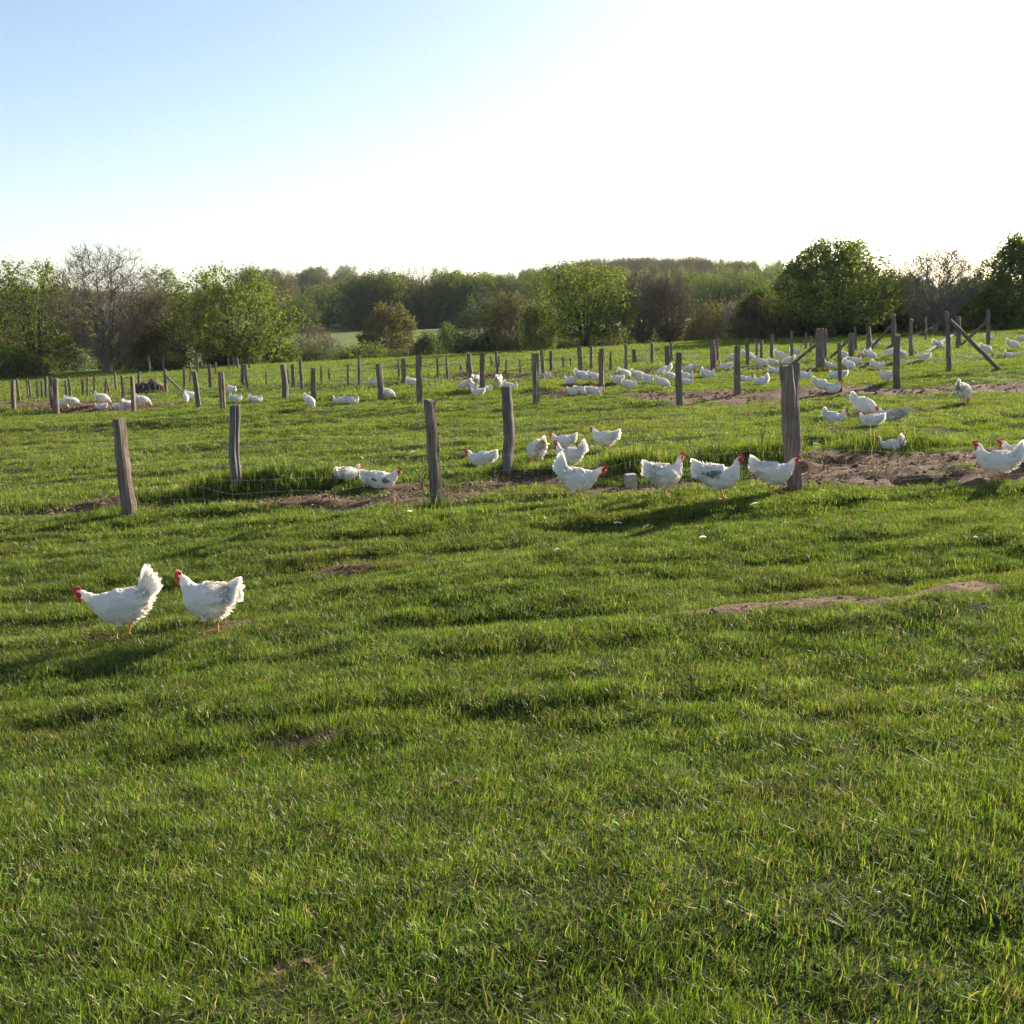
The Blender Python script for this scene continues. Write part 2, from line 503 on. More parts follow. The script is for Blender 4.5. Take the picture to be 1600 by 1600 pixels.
# ================================================================== GROUND
def build_ground():
    xs = np.concatenate([-np.geomspace(1200, 10.1, 90), np.linspace(-10, 10, 300), np.geomspace(10.1, 1200, 90)])
    ys = np.concatenate([np.linspace(-12, 1.2, 16), np.linspace(1.27, 15.5, 240), np.geomspace(15.58, 72, 170), np.geomspace(73, 1500, 120)])
    X, Y = np.meshgrid(xs, ys)
    Z = H(X, Y)
    soil = line_mask(X, Y, SOIL, 91)
    Z = Z + 0.01 * soil * (1 - sstep(30, 50, Y)) + soil * (0.030 * fbm(X * 6, Y * 5, 301, 2) + 0.05 * vnoise(X * 2.3, Y * 2.0, 302) * sstep(15, 19, Y)) * (1 - sstep(40, 50, Y))
    n, k = len(ys), len(xs)
    V = np.stack([X, Y, Z], -1).reshape(-1, 3)
    i = np.arange(n - 1)[:, None] * k + np.arange(k - 1)[None, :]
    F = np.stack([i, i + 1, i + k + 1, i + k], -1).reshape(-1, 4)
    me = mesh_np('ground', V, F, M['ground'], True)
    a = me.attributes.new('soil', 'FLOAT', 'POINT')
    a.data.foreach_set('value', np.clip(soil + 0.25 * np.clip(fbm(X * 0.8, Y * 0.8, 44, 3), 0, 1), 0, 1).ravel().astype(np.float32))
    a = me.attributes.new('far', 'FLOAT', 'POINT')
    a.data.foreach_set('value', (0.75 * sstep(20, 45, Y) * (1 - soil) + 0.25 * sstep(50, 70, Y)).ravel().astype(np.float32))
    o = link('ground', me)
    tag(o, 'gently sloping green pasture running back to wooded hills', 'pasture', kind='structure')
build_ground()

# ================================================================== SCATTER (geometry nodes, for uncountable stuff)
def scatter(name, protos, pts, rot, scl, idx):
    col = bpy.data.collections.new(name + '_sources')
    for me in protos:
        o = bpy.data.objects.new(me.name, me)
        col.objects.link(o)
    me = bpy.data.meshes.new(name)
    me.vertices.add(len(pts)); me.vertices.foreach_set('co', np.asarray(pts, np.float32).ravel())
    me.update()
    a = me.attributes.new('rot', 'FLOAT_VECTOR', 'POINT'); a.data.foreach_set('vector', np.asarray(rot, np.float32).ravel())
    a = me.attributes.new('scl', 'FLOAT_VECTOR', 'POINT'); a.data.foreach_set('vector', np.asarray(scl, np.float32).ravel())
    a = me.attributes.new('idx', 'INT', 'POINT'); a.data.foreach_set('value', np.asarray(idx, np.int32))
    o = link(name, me)
    ng = bpy.data.node_groups.new(name + '_nodes', 'GeometryNodeTree')
    ng.interface.new_socket('Geometry', in_out='INPUT', socket_type='NodeSocketGeometry')
    ng.interface.new_socket('Geometry', in_out='OUTPUT', socket_type='NodeSocketGeometry')
    gi = ng.nodes.new('NodeGroupInput'); go = ng.nodes.new('NodeGroupOutput')
    ci = ng.nodes.new('GeometryNodeCollectionInfo')
    ci.inputs['Collection'].default_value = col
    ci.inputs['Separate Children'].default_value = True
    ci.inputs['Reset Children'].default_value = True
    ip = ng.nodes.new('GeometryNodeInstanceOnPoints')
    ip.inputs['Pick Instance'].default_value = True
    def attr(nm, ty):
        n = ng.nodes.new('GeometryNodeInputNamedAttribute'); n.data_type = ty
        n.inputs['Name'].default_value = nm
        return n.outputs['Attribute']
    ng.links.new(gi.outputs[0], ip.inputs['Points'])
    ng.links.new(ci.outputs[0], ip.inputs['Instance'])
    ng.links.new(attr('idx', 'INT'), ip.inputs['Instance Index'])
    ng.links.new(attr('rot', 'FLOAT_VECTOR'), ip.inputs['Rotation'])
    ng.links.new(attr('scl', 'FLOAT_VECTOR'), ip.inputs['Scale'])
    ng.links.new(ip.outputs[0], go.inputs[0])
    md = o.modifiers.new('scatter', 'NODES')
    md.node_group = ng
    return o

def blade_clump(name, seed, n, radius, h, w, segs=3, dry=0.08, spread=0.75, tmax=0.9):
    r = seeded(seed)
    V, F, T = [], [], []
    ang = r.uniform(0, 2 * np.pi, n); rad = radius * np.sqrt(r.uniform(0, 1, n))
    for k in range(n):
        b = np.array([rad[k] * np.cos(ang[k]), rad[k] * np.sin(ang[k]), -0.012])
        la = r.uniform(0, 2 * np.pi)
        lean = np.array([np.cos(la), np.sin(la), 0])
        hh = h * r.uniform(0.35, 1.3)
        bend = abs(r.normal(0.0, spread)) * 0.8 + 0.12
        ww = w * r.uniform(0.7, 1.3) * 0.5
        ta = la + np.pi / 2 + r.normal(0, 0.6)
        side = np.array([np.cos(ta), np.sin(ta), 0]) * ww
        tone = r.uniform(0, tmax) if r.uniform() > dry else r.uniform(0.93, 1.0)
        base = len(V)
        for s in range(segs + 1):
            t = s / segs
            z = hh * (t - 0.38 * min(bend, 1.1) * t * t)
            c = b + np.array([0, 0, z]) + lean * hh * bend * t * t * 0.85
            if s < segs:
                q = (1 - t) ** 0.6
                V.append(c - side * q); V.append(c + side * q); T += [tone, tone]
            else:
                V.append(c); T.append(tone)
        for s in range(segs - 1):
            i = base + 2 * s
            F.append((i, i + 1, i + 3)); F.append((i, i + 3, i + 2))
        i = base + 2 * (segs - 1)
        F.append((i, i + 1, i + 2))
    me = mesh_np(name, np.array(V), np.array(F), M['grass'])
    a = me.attributes.new('tone', 'FLOAT', 'POINT'); a.data.foreach_set('value', np.array(T, np.float32))
    return me

def grass_points(seed, y0, y1, dens, wid=0.60, pad=2.0):
    r = seeded(seed)
    area_x = wid * y1 + pad
    n = int(dens * (y1 - y0) * 2 * area_x)
    X = r.uniform(-area_x, area_x, n); Y = r.uniform(y0, y1, n)
    k = np.abs(X) < wid * Y + pad
    return X[k], Y[k], r

def build_grass():
    near = [blade_clump('near_clump%d' % k, 100 + k, 42, 0.06, 0.053, 0.0037, 3, dry=(0.04, 0.05, 0.09, 0.04, 0.22)[k % 5], tmax=0.86) for k in range(10)]  # near blades capped darker, painting in the shade seen down among them
    mid = [blade_clump('mid_clump%d' % k, 200 + k, 60, 0.15, 0.068, 0.0070, 2, dry=(0.04, 0.05, 0.09, 0.05, 0.22)[k % 5]) for k in range(10)]
    far = [blade_clump('far_clump%d' % k, 300 + k, 90, 0.42, 0.085, 0.015, 2, dry=(0.04, 0.05, 0.08, 0.05, 0.16)[k % 5]) for k in range(10)]
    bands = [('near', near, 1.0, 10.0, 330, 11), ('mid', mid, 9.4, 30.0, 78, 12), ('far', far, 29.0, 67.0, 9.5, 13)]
    labels = {'near': 'short green grass in the near pasture', 'mid': 'green grass around the first fences and hens',
              'far': 'green grass of the far pasture behind the second fence'}
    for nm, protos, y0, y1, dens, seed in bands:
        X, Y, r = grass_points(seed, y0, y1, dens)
        # taller unmown grass below the wires gets extra tufts
        soil = line_mask(X, Y, SOIL, 91)
        tall = line_mask(X, Y, TALL, 92, 0.6)
        thin = fbm(X * 0.55, Y * 1.0, 63, 3)
        keep = r.uniform(0, 1, len(X)) < np.clip(1.25 - 1.7 * soil, 0.05, 1) * np.clip(1.05 - 0.35 * sstep(0.25, 0.6, thin), 0.7, 1)
        if nm == 'near':
            keep &= r.uniform(0, 1, len(X)) < np.clip(0.80 + 1.5 * fbm(X * 2.4, Y * 2.9, 87, 2), 0.5, 1)
        keep |= (tall > 0.35) & (r.uniform(0, 1, len(X)) < 0.9) & (soil < 0.7)
        X, Y, soil, tall, thin = X[keep], Y[keep], soil[keep], tall[keep], thin[keep]
        n = len(X)
        patch = fbm(X * 0.9, Y * 1.3, 77, 3)
        clumpy = np.clip(vnoise(X * 3.1, Y * 3.1, 78) * 2 - 0.25, 0, 1)
        hgt = (0.74 + 0.55 * patch + 0.45 * clumpy) * r.uniform(0.75, 1.25, n)
        if nm == 'near':
            tuft = fbm(X * 2.4, Y * 2.9, 87, 2)
            hgt *= (1.0 - 0.22 * sstep(4, 9, Y)) * np.clip(0.95 + 1.1 * tuft, 0.55, 1.8)
        hgt = np.clip(hgt, 0.6, 1.9) * (1 - 0.45 * soil) * (1 + 2.5 * tall)
        wid = r.uniform(0.85, 1.2, n) * (1 + 0.25 * tall)
        Z = H(X, Y)
        pts = np.stack([X, Y, Z], -1)
        rot = np.stack([r.normal(0, 0.12, n), r.normal(0, 0.12, n), r.uniform(0, 6.283, n)], -1)
        scl = np.stack([wid, wid, hgt], -1)
        dryness = fbm(X * 0.45, Y * 0.9, 83, 3) + r.normal(0, 0.25, n)
        idx = r.integers(0, 4, n) + 5 * r.integers(0, 2, n)
        idx = np.where((dryness > 0.34) | (soil > 0.4), 4 + 5 * r.integers(0, 2, n), idx)
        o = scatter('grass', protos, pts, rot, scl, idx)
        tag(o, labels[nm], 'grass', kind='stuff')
build_grass()

def build_undergrowth():
    """short dense sward filling the ground between the longer blades"""
    protos = [blade_clump('sward%d' % k, 400 + k, 70, 0.085, 0.045, 0.0040, 2, dry=0.12, spread=0.8, tmax=0.55) for k in range(6)]  # sward toned darker, shade in the gaps between long blades is painted in
    X, Y, r = grass_points(21, 1.0, 13.0, 250)
    keep = line_mask(X, Y, SOIL, 91) < 0.45 + 0.2 * r.uniform(-1, 1, len(X))
    X, Y = X[keep], Y[keep]
    n = len(X)
    rot = np.stack([r.normal(0, 0.1, n), r.normal(0, 0.1, n), r.uniform(0, 6.283, n)], -1)
    sc = r.uniform(0.8, 1.35, n)
    o = scatter('grass', protos, np.stack([X, Y, H(X, Y)], -1), rot, np.stack([sc, sc, sc], -1), r.integers(0, 6, n))
    tag(o, 'short dense sward at the root of the near grass', 'grass', kind='stuff')
build_undergrowth()

def build_tufts():
    '''long unmown grass under the wires, its shaded side painted in as a dark tone'''
    protos = [blade_clump('tuft%d' % k, 450 + k, 44, 0.10, 0.19, 0.0062, 3, dry=0.05, spread=0.7, tmax=0.40) for k in range(6)]  # low tone range paints the shaded side of the tufts into the blades
    r = seeded(31)
    P = []
    for (L, hw, st) in TALL:
        for a, b in zip(L[:-1], L[1:]):
            n = int(float(np.hypot(*(b - a))) * hw * 2 * (75 if a[1] < 16 else 26) * st)
            P.append(a + (b - a) * r.uniform(0, 1, (n, 1)) + r.normal(0, hw * 0.55, (n, 2)))
    P = np.concatenate(P)
    P = P[(line_mask(P[:, 0], P[:, 1], SOIL, 91) < 0.75)]
    n = len(P)
    gap = np.clip(0.75 + 0.9 * fbm(P[:, 0] * 1.3, P[:, 1] * 1.3, 33, 2), 0.35, 1.25) * r.uniform(0.7, 1.2, n)
    o = scatter('tall_grass', protos, np.column_stack([P, H(P[:, 0], P[:, 1])]), np.column_stack([r.normal(0, 0.12, (n, 2)), r.uniform(0, 6.28, n)]),
                np.column_stack([gap, gap, gap]), r.integers(0, 6, n))
    tag(o, 'long unmown grass in tufts below the fence wires, shade painted into its colour', 'tall grass', kind='stuff')
build_tufts()

def unit(v): return v / np.maximum(np.linalg.norm(v, axis=-1, keepdims=True), 1e-9)

def build_clods():
    r = seeded(510)
    protos = []
    t = (1 + 5 ** 0.5) / 2
    IV = np.array([(-1, t, 0), (1, t, 0), (-1, -t, 0), (1, -t, 0), (0, -1, t), (0, 1, t), (0, -1, -t), (0, 1, -t), (t, 0, -1), (t, 0, 1), (-t, 0, -1), (-t, 0, 1)], float)
    IF = [(0, 11, 5), (0, 5, 1), (0, 1, 7), (0, 7, 10), (0, 10, 11), (1, 5, 9), (5, 11, 4), (11, 10, 2), (10, 7, 6), (7, 1, 8), (3, 9, 4), (3, 4, 2), (3, 2, 6), (3, 6, 8), (3, 8, 9), (4, 9, 5), (2, 4, 11), (6, 2, 10), (8, 6, 7), (9, 8, 1)]
    for k in range(6):
        V = unit(IV) * r.uniform(0.65, 1.25, (12, 1)) * [1, 0.85, 0.6]
        protos.append(mesh_from('clod%d' % k, V, IF, M['clod']))
    P, S = [], []
    for (L, hw, st) in SOIL:
        for a, b in zip(L[:-1], L[1:]):
            far = a[1] > 16
            ln = float(np.hypot(*(b - a)))
            n = int(ln * hw * 2 * (95 if not far else 34)) + 2
            P.append(a + (b - a) * r.uniform(0, 1, (n, 1)) + r.uniform(-1.1, 1.1, (n, 2)) * hw)
            S.append((np.abs(r.normal(0, 0.012, n)) + (0.008 if not far else 0.022)) * (0.55 if a[1] < 8.5 else 1.0))
    P = np.concatenate(P); S = np.concatenate(S)
    k = (np.abs(P[:, 0]) < 0.62 * P[:, 1] + 2) & (line_mask(P[:, 0], P[:, 1], SOIL, 91) > 0.3)
    P, S = P[k], S[k]
    n = len(P)
    o = scatter('soil_clods', protos, np.column_stack([P, H(P[:, 0], P[:, 1]) + 0.012]), r.uniform(0, 6.28, (n, 3)) * [0.1, 0.1, 1], np.column_stack([S, S, S]) * r.uniform(0.7, 1.3, (n, 3)), r.integers(0, 6, n))
    tag(o, 'small clods of scratched up earth on the bare soil', 'clods', kind='stuff')
build_clods()

def build_chips():
    """straw and wood chips lying on the trampled soil"""
    r = seeded(501)
    P = []
    for (L, hw, st) in SOIL:
        if st < 0.6 or L[0, 1] < 8: continue
        for a, b in zip(L[:-1], L[1:]):
            ln = float(np.hypot(*(b - a)))
            n = int(ln * hw * (520 if L[0, 1] < 16 else 90))
            t = r.uniform(0, 1, n)
            c = a + (b - a) * t[:, None] + r.normal(0, hw * 0.55, (n, 2))
            P.append(c)
    P = np.concatenate(P)
    P = P[np.abs(P[:, 0]) < 0.62 * P[:, 1] + 2]
    n = len(P)
    z = H(P[:, 0], P[:, 1]) + 0.02
    c = np.column_stack([P, z + r.uniform(0.004, 0.02, n)])
    a = r.uniform(0, 6.283, n); ln = r.uniform(0.015, 0.07, n); w = r.uniform(0.004, 0.012, n); tilt = r.normal(0, 0.35, n)
    u = np.column_stack([np.cos(a), np.sin(a), tilt]) * ln[:, None] * 0.5
    v = np.column_stack([-np.sin(a), np.cos(a), r.normal(0, 0.4, n)]) * w[:, None] * 0.5
    V = np.stack([c - u - v, c + u - v, c + u + v, c - u + v], 1).reshape(-1, 3)
    F = np.arange(4 * n).reshape(-1, 4)
    me = mesh_np('straw_litter', V, F, M['chip'])
    at = me.attributes.new('tone', 'FLOAT', 'POINT'); at.data.foreach_set('value', np.repeat(r.uniform(0, 1, n), 4).astype(np.float32))
    tag(link('straw_litter', me), 'straw and wood chips strewn on bare soil along the fences', 'litter', kind='stuff')
build_chips()

# ================================================================== TREES
def unit(v): return v / np.maximum(np.linalg.norm(v, axis=-1, keepdims=True), 1e-9)

def grow(seed, spec, stems=1, stem_spread=0.0):
    """vectorised branching: returns list of (points (B,n+1,3), radii (B,n+1)) per level"""
    r = seeded(seed)
    B = stems
    a = r.uniform(0, 6.283, B)
    p = np.column_stack([np.cos(a), np.sin(a), np.zeros(B)]) * 0.05 * stem_spread * r.uniform(0.3, 1, (B, 1))
    d = unit(np.column_stack([np.cos(a) * stem_spread, np.sin(a) * stem_spread, np.ones(B)]) + r.normal(0, 0.05, (B, 3)))
    L = np.full(B, spec[0]['len']) * r.uniform(0.75, 1.1, B); R = np.full(B, spec[0]['rad'])
    out = []
    for lv, sp in enumerate(spec):
        n = sp['n']
        pts = np.zeros((len(p), n + 1, 3)); pts[:, 0] = p
        dd = d.copy()
        dirs = np.zeros((len(p), n, 3))
        for k in range(n):
            dd = unit(dd + r.normal(0, sp['wander'], dd.shape) + np.array([0, 0, sp['up']]))
            dirs[:, k] = dd
            pts[:, k + 1] = pts[:, k] + dd * (L / n)[:, None]
        t = np.linspace(0, 1, n + 1)
        rad = R[:, None] * (1 - (1 - sp.get('tip', 0.35)) * t[None, :])
        out.append((pts, rad))
        if lv + 1 == len(spec): break
        nx = spec[lv + 1]
        c = nx['count']
        bi = np.repeat(np.arange(len(p)), c)
        tt = r.uniform(nx['t0'], 1.0, len(bi))
        tt = np.where(np.tile(np.arange(c), len(p)) == 0, 0.98, tt)
        f = tt * n; k = np.minimum(f.astype(int), n - 1); fr = f - k
        q = pts[bi, k] * (1 - fr)[:, None] + pts[bi, k + 1] * fr[:, None]
        axis = dirs[bi, k]
        rv = unit(np.cross(axis, r.normal(0, 1, axis.shape)))
        an = np.radians(nx['angle']) * r.uniform(0.55, 1.3, len(bi))
        an = np.where(tt > 0.97, an * 0.35, an)
        nd = unit(axis * np.cos(an)[:, None] + rv * np.sin(an)[:, None])
        shape = 1 - nx.get('taper', 0.45) * (tt - nx['t0']) / max(1e-6, 1 - nx['t0'])
        Ln = L[bi] * nx['len'] * shape * r.uniform(0.65, 1.2, len(bi))
        Rn = R[bi] * (1 - 0.6 * tt) * nx['rad']
        p, d, L, R = q, nd, Ln, Rn
    return out

def tubes(levels, sides):
    Vs, Fs, off = [], [], 0
    for (pts, rad), k in zip(levels, sides):
        B, n1, _ = pts.shape
        tan = np.zeros_like(pts)
        tan[:, :-1] = pts[:, 1:] - pts[:, :-1]; tan[:, -1] = tan[:, -2]
        tan = unit(tan)
        ref = np.where(np.abs(tan[..., 2:3]) > 0.9, np.array([1.0, 0, 0]), np.array([0, 0, 1.0]))
        u = unit(np.cross(tan, ref)); w = np.cross(tan, u)
        a = np.arange(k) * 2 * np.pi / k
        ring = pts[:, :, None, :] + rad[:, :, None, None] * (u[:, :, None, :] * np.cos(a)[None, None, :, None] + w[:, :, None, :] * np.sin(a)[None, None, :, None])
        Vs.append(ring.reshape(-1, 3))
        b = (np.arange(B) * n1 * k)[:, None, None] + (np.arange(n1 - 1) * k)[None, :, None] + np.arange(k)[None, None, :]
        b2 = (np.arange(B) * n1 * k)[:, None, None] + (np.arange(n1 - 1) * k)[None, :, None] + ((np.arange(k) + 1) % k)[None, None, :]
        Fs.append(np.stack([b, b2, b2 + k, b + k], -1).reshape(-1, 4) + off)
        off += B * n1 * k
    return np.concatenate(Vs), np.concatenate(Fs)

def leaves(seed, levels, per, size, jitter, frac_from=0.25, clump=0.0):
    r = seeded(seed + 7)
    pts = levels[-1][0]
    B, n1, _ = pts.shape
    m = B * per
    bi = np.repeat(np.arange(B), per)
    if clump > 0:   # some twigs carry more leaves than others
        w = r.uniform(0, 1, B) ** (1 + 3 * clump)
        bi = r.choice(B, m, p=w / w.sum())
    f = r.uniform(frac_from, 1, m) * (n1 - 1); k = np.minimum(f.astype(int), n1 - 2); fr = (f - k)[:, None]
    c = pts[bi, k] * (1 - fr) + pts[bi, k + 1] * fr + r.normal(0, jitter, (m, 3))
    u = unit(r.normal(0, 1, (m, 3))); v = unit(np.cross(u, r.normal(0, 1, (m, 3))))
    s = size * r.uniform(0.6, 1.35, m)[:, None]
    V = np.stack([c - u * s * 0.7, c + v * s * 0.42, c + u * s * 0.7, c - v * s * 0.42], 1).reshape(-1, 3)
    F = np.arange(4 * m).reshape(-1, 4)
    tone = np.clip(np.repeat(r.uniform(0, 1, m) * 0.55 + 0.45 * r.uniform(0, 1, B)[bi], 4), 0, 1)
    return V, F, tone

HABIT = {   # crown envelope: radius (0..1) against height (0..1), crown base, stems, branch counts per order
    'dome':  dict(prof=lambda t: np.sin(np.pi * np.clip(0.16 + 0.80 * t, 0, 1)) ** 0.62, cb=0.14, stems=1, stem_h=0.62, spread=0.10, counts=(16, 110, 560, 2100), rise=0.35),
    'multi': dict(prof=lambda t: np.sin(np.pi * np.clip(0.13 + 0.80 * t, 0, 1)) ** 0.60, cb=0.10, stems=6, stem_h=0.66, spread=0.40, counts=(18, 120, 560, 2100), rise=0.55),
    'oak':   dict(prof=lambda t: np.sin(np.pi * np.clip(0.24 + 0.72 * t, 0, 1)) ** 0.60, cb=0.13, stems=1, stem_h=0.58, spread=0.05, counts=(18, 130, 640, 2500), rise=0.30),
    'fan':   dict(prof=lambda t: np.clip(0.30 + 1.35 * t, 0, 1) * np.sqrt(np.clip(1 - (np.clip(t - 0.5, 0, 1) / 0.52) ** 2, 0, 1)), cb=0.10, stems=7, stem_h=0.70, spread=0.34, counts=(22, 140, 640, 2300), rise=0.75),
    'bush':  dict(prof=lambda t: np.sqrt(np.clip(1 - t ** 2.2, 0, 1)), cb=0.0, stems=11, stem_h=0.55, spread=0.75, counts=(22, 110, 420, 1500), rise=0.6),
    'tall':  dict(prof=lambda t: np.sin(np.pi * np.clip(0.10 + 0.86 * t, 0, 1)) ** 0.8, cb=0.12, stems=1, stem_h=0.9, spread=0.02, counts=(22, 100, 360, 1200), rise=0.8),
    'conifer': dict(prof=lambda t: np.clip(1.02 - t, 0, 1) ** 0.85, cb=0.06, stems=1, stem_h=0.97, spread=0.0, counts=(34, 150, 420, 1100), rise=0.0),
}

def bezier(p0, p1, p2, n):
    t = np.linspace(0, 1, n + 1)[None, :, None]
    return (1 - t) ** 2 * p0[:, None] + 2 * t * (1 - t) * p1[:, None] + t * t * p2[:, None]

def grow(seed, habit, h, w, detail=1.0, extra=False):
    """branches reach into a lumpy crown envelope, order by order, each from the nearest older branch"""
    r = seeded(seed)
    hb = HABIT[habit]
    cb, R = hb['cb'] * h, w * 0.5
    ph = r.uniform(0, 6.28, 6); k1 = r.integers(2, 5, 3)
    def lump(a, t):
        return 1 + 0.13 * np.sin(k1[0] * a + ph[0] + 2.5 * t) + 0.10 * np.sin(k1[1] * a + ph[1] - 6 * t) + 0.08 * np.sin(7 * t + ph[2] + a)
    def sample(n, lo, hi):
        t = r.uniform(0.02, 1.0, n) ** 0.92
        a = r.uniform(0, 6.283, n)
        f = np.sqrt(r.uniform(lo * lo, hi * hi, n))
        q = hb['prof'](t) * lump(a, t) * R * f
        zt = cb + (h - cb) * (t * (0.55 + 0.45 * f) + 0.0)
        # inner points sit lower so that the top of the envelope stays a shell
        return np.column_stack([q * np.cos(a), q * np.sin(a), np.minimum(zt * (1 + 0.03 * np.sin(5 * a + ph[3])), h)])
    out = []
    S = hb['stems']
    a = np.arange(S) * 6.283 / S + r.uniform(0, 1, S)
    sp = hb['spread'] * r.uniform(0.5, 1.1, S)
    base = np.column_stack([np.cos(a), np.sin(a), np.zeros(S)]) * 0.02 * h * (S > 1)
    tip = np.column_stack([np.cos(a) * sp * R, np.sin(a) * sp * R, hb['stem_h'] * h * r.uniform(0.85, 1.1, S)])
    mid = base * 0.4 + tip * 0.6; mid[:, :2] = base[:, :2] + (tip[:, :2] - base[:, :2]) * 0.38
    pts = bezier(base, mid, tip, 9)
    pts[:, 1:-1] += r.normal(0, 0.006 * h, pts[:, 1:-1].shape) * [1, 1, 0.3]
    r0 = h * (0.034 if S == 1 else 0.034 / math.sqrt(S) * 1.15)
    rad = r0 * (1 - 0.72 * np.linspace(0, 1, 10))[None].repeat(S, 0)
    rad[:, 0] *= 1.35
    out.append((pts, rad))
    shells = [(0.35, 0.75), (0.35, 0.90), (0.40, 0.98), (0.45, 1.04)]
    nseg = [6, 4, 3, 2]
    rr = [0.42, 0.5, 0.55, 0.6]
    cand = pts[:, 2:].reshape(-1, 3); crad = rad[:, 2:].ravel()
    for lv, cnt in enumerate(hb['counts']):
        n = max(6, int(cnt * (detail if lv > 0 else 1)))
        tg = sample(n, *shells[lv])
        # nearest older point, with points below the target preferred
        best = np.zeros(n, int)
        for s0 in range(0, n, 400):
            d = tg[s0:s0 + 400, None] - cand[None]
            hor = np.hypot(d[..., 0], d[..., 1])
            cost = hor + np.abs(d[..., 2] - hb['rise'] * hor) * 0.9 + np.where(d[..., 2] < -0.03 * h, 0.12 * h, 0)
            best[s0:s0 + 400] = np.argmin(cost, 1)
        p0 = cand[best]; R0 = crad[best]
        ctrl = p0 * 0.5 + tg * 0.5
        ctrl[:, 2] += np.linalg.norm(tg - p0, axis=1) * (0.12 if hb['rise'] > 0.2 else -0.05)
        ctrl[:, :2] += (tg - p0)[:, :2] * (-0.10 if hb['rise'] > 0.5 else 0.08)
        P = bezier(p0, ctrl, tg, nseg[lv])
        ln = np.linalg.norm(tg - p0, axis=1)
        P[:, 1:] += r.normal(0, 1, P[:, 1:].shape) * (0.035 * ln)[:, None, None]
        rs = np.minimum(R0 * 0.75, h * 0.034 * np.prod(rr[:lv + 1]) * r.uniform(0.7, 1.2, n))
        rad = rs[:, None] * (1 - 0.6 * np.linspace(0, 1, nseg[lv] + 1))[None]
        out.append((P, rad))
        if lv < 2:
            cand = np.concatenate([cand, P[:, 1:].reshape(-1, 3)]); crad = np.concatenate([crad, rad[:, 1:].ravel()])
        else:
            cand = P[:, 1:].reshape(-1, 3); crad = rad[:, 1:].ravel()
    if extra:      # last fine twigs of a leafless crown
        P, rad = out[-1]
        m = 2
        bi = np.repeat(np.arange(len(P)), m)
        q = P[bi, r.integers(1, P.shape[1], len(bi))]
        d = unit(unit(P[bi, -1] - P[bi, 0]) + r.normal(0, 0.5, (len(bi), 3)) + [0, 0, 0.35])
        L = h * r.uniform(0.02, 0.055, len(bi))[:, None]
        T = np.stack([q, q + d * L * 0.5, q + d * L + r.normal(0, 0.004 * h, d.shape)], 1)
        out.append((T, np.full((len(bi), 3), h * 0.0009)))
    return out

def tree_meshes(name, seed, habit, h, w, leafmat, per, size, barkmat='bark', twigs_extra=False, jitter=0.16, clump=0.5, thick=1.0, sink=0.25, detail=1.0):
    """meshes of a tree of height h and crown width w standing on z = 0"""
    lv = grow(seed, habit, h, w, detail, twigs_extra)
    minr = 0.0095 * thick
    lv2 = [(p.copy(), np.maximum(rd * thick, minr * (1.0 if k > 2 else 1.8))) for k, (p, rd) in enumerate(lv)]
    lv2[0][0][:, 0, 2] -= sink       # root flare goes into the soil
    sides = [8, 5, 4, 3, 3, 3, 3][:len(lv2)]
    V, F = tubes(lv2, sides)
    trunk = mesh_np(name + '_trunk', V, F, M[barkmat], True)
    crown = None
    if leafmat and per > 0:
        V, F, tone = leaves(seed, lv2[:5], per, size, jitter, 0.1, clump)
        V[:, 2] = np.maximum(V[:, 2], 0.05)
        crown = mesh_np(name + '_crown', V, F, M[leafmat])
        a = crown.attributes.new('tone', 'FLOAT', 'POINT'); a.data.foreach_set('value', tone.astype(np.float32))
    return trunk, crown

def tree(name, label, cat, x, Y, ytop, wpx, habit, leafmat, per, size, seed, bark='bark', extra=False, group=None, clump=0.5, jitter=0.16, thick=1.0):
    d = ray(x, ytop)
    X = d[0] * Y
    zg = float(H(X, Y))
    h = EYE + d[2] * Y - zg
    w = wpx / FPX * Y
    tr, cr = tree_meshes(name, seed, habit, h, w, leafmat, per, size, bark, extra, jitter, clump, thick)
    root = empty(name, (X, Y, zg))
    tag(root, label, cat, group)
    link('trunk', tr, root)
    if cr is not None: link('crown', cr, root)
    return root

G1 = 'trees along the pasture edge'
# left edge
tree('leafy_tree', 'tall fresh green tree with dark spreading stems at the far left edge', 'tree', 45, 64, 405, 170, 'multi', 'leaf_fresh', 4, 0.12, 11, group=G1)
tree('bare_tree', 'tallest bare grey tree with many upright stems, beside the far left green tree', 'tree', 155, 62, 386, 168, 'fan', None, 0, 0, 23, bark='twig_brown', extra=True, group=G1)
tree('budding_shrub', 'brown budding thicket tree right of the tall bare tree', 'tree', 238, 68, 450, 92, 'multi', 'leaf_olive', 3, 0.11, 31, bark='twig', group=G1)
tree('leafy_tree', 'broad round bright green tree right of the brown thicket on the left', 'tree', 362, 66, 417, 182, 'multi', 'leaf_fresh', 6, 0.12, 42, group=G1)
tree('shrub', 'low green shrub at the left end beneath the far left tree', 'shrub', 20, 60, 545, 90, 'bush', 'leaf_mid', 3, 0.10, 51)
tree('shrub', 'low olive shrub under the brown thicket tree', 'shrub', 255, 62, 550, 70, 'bush', 'leaf_olive', 3, 0.09, 52)
tree('shrub', 'green shrub at the foot of the broad round bright tree', 'shrub', 432, 72, 528, 70, 'bush', 'leaf_fresh', 3, 0.10, 53)
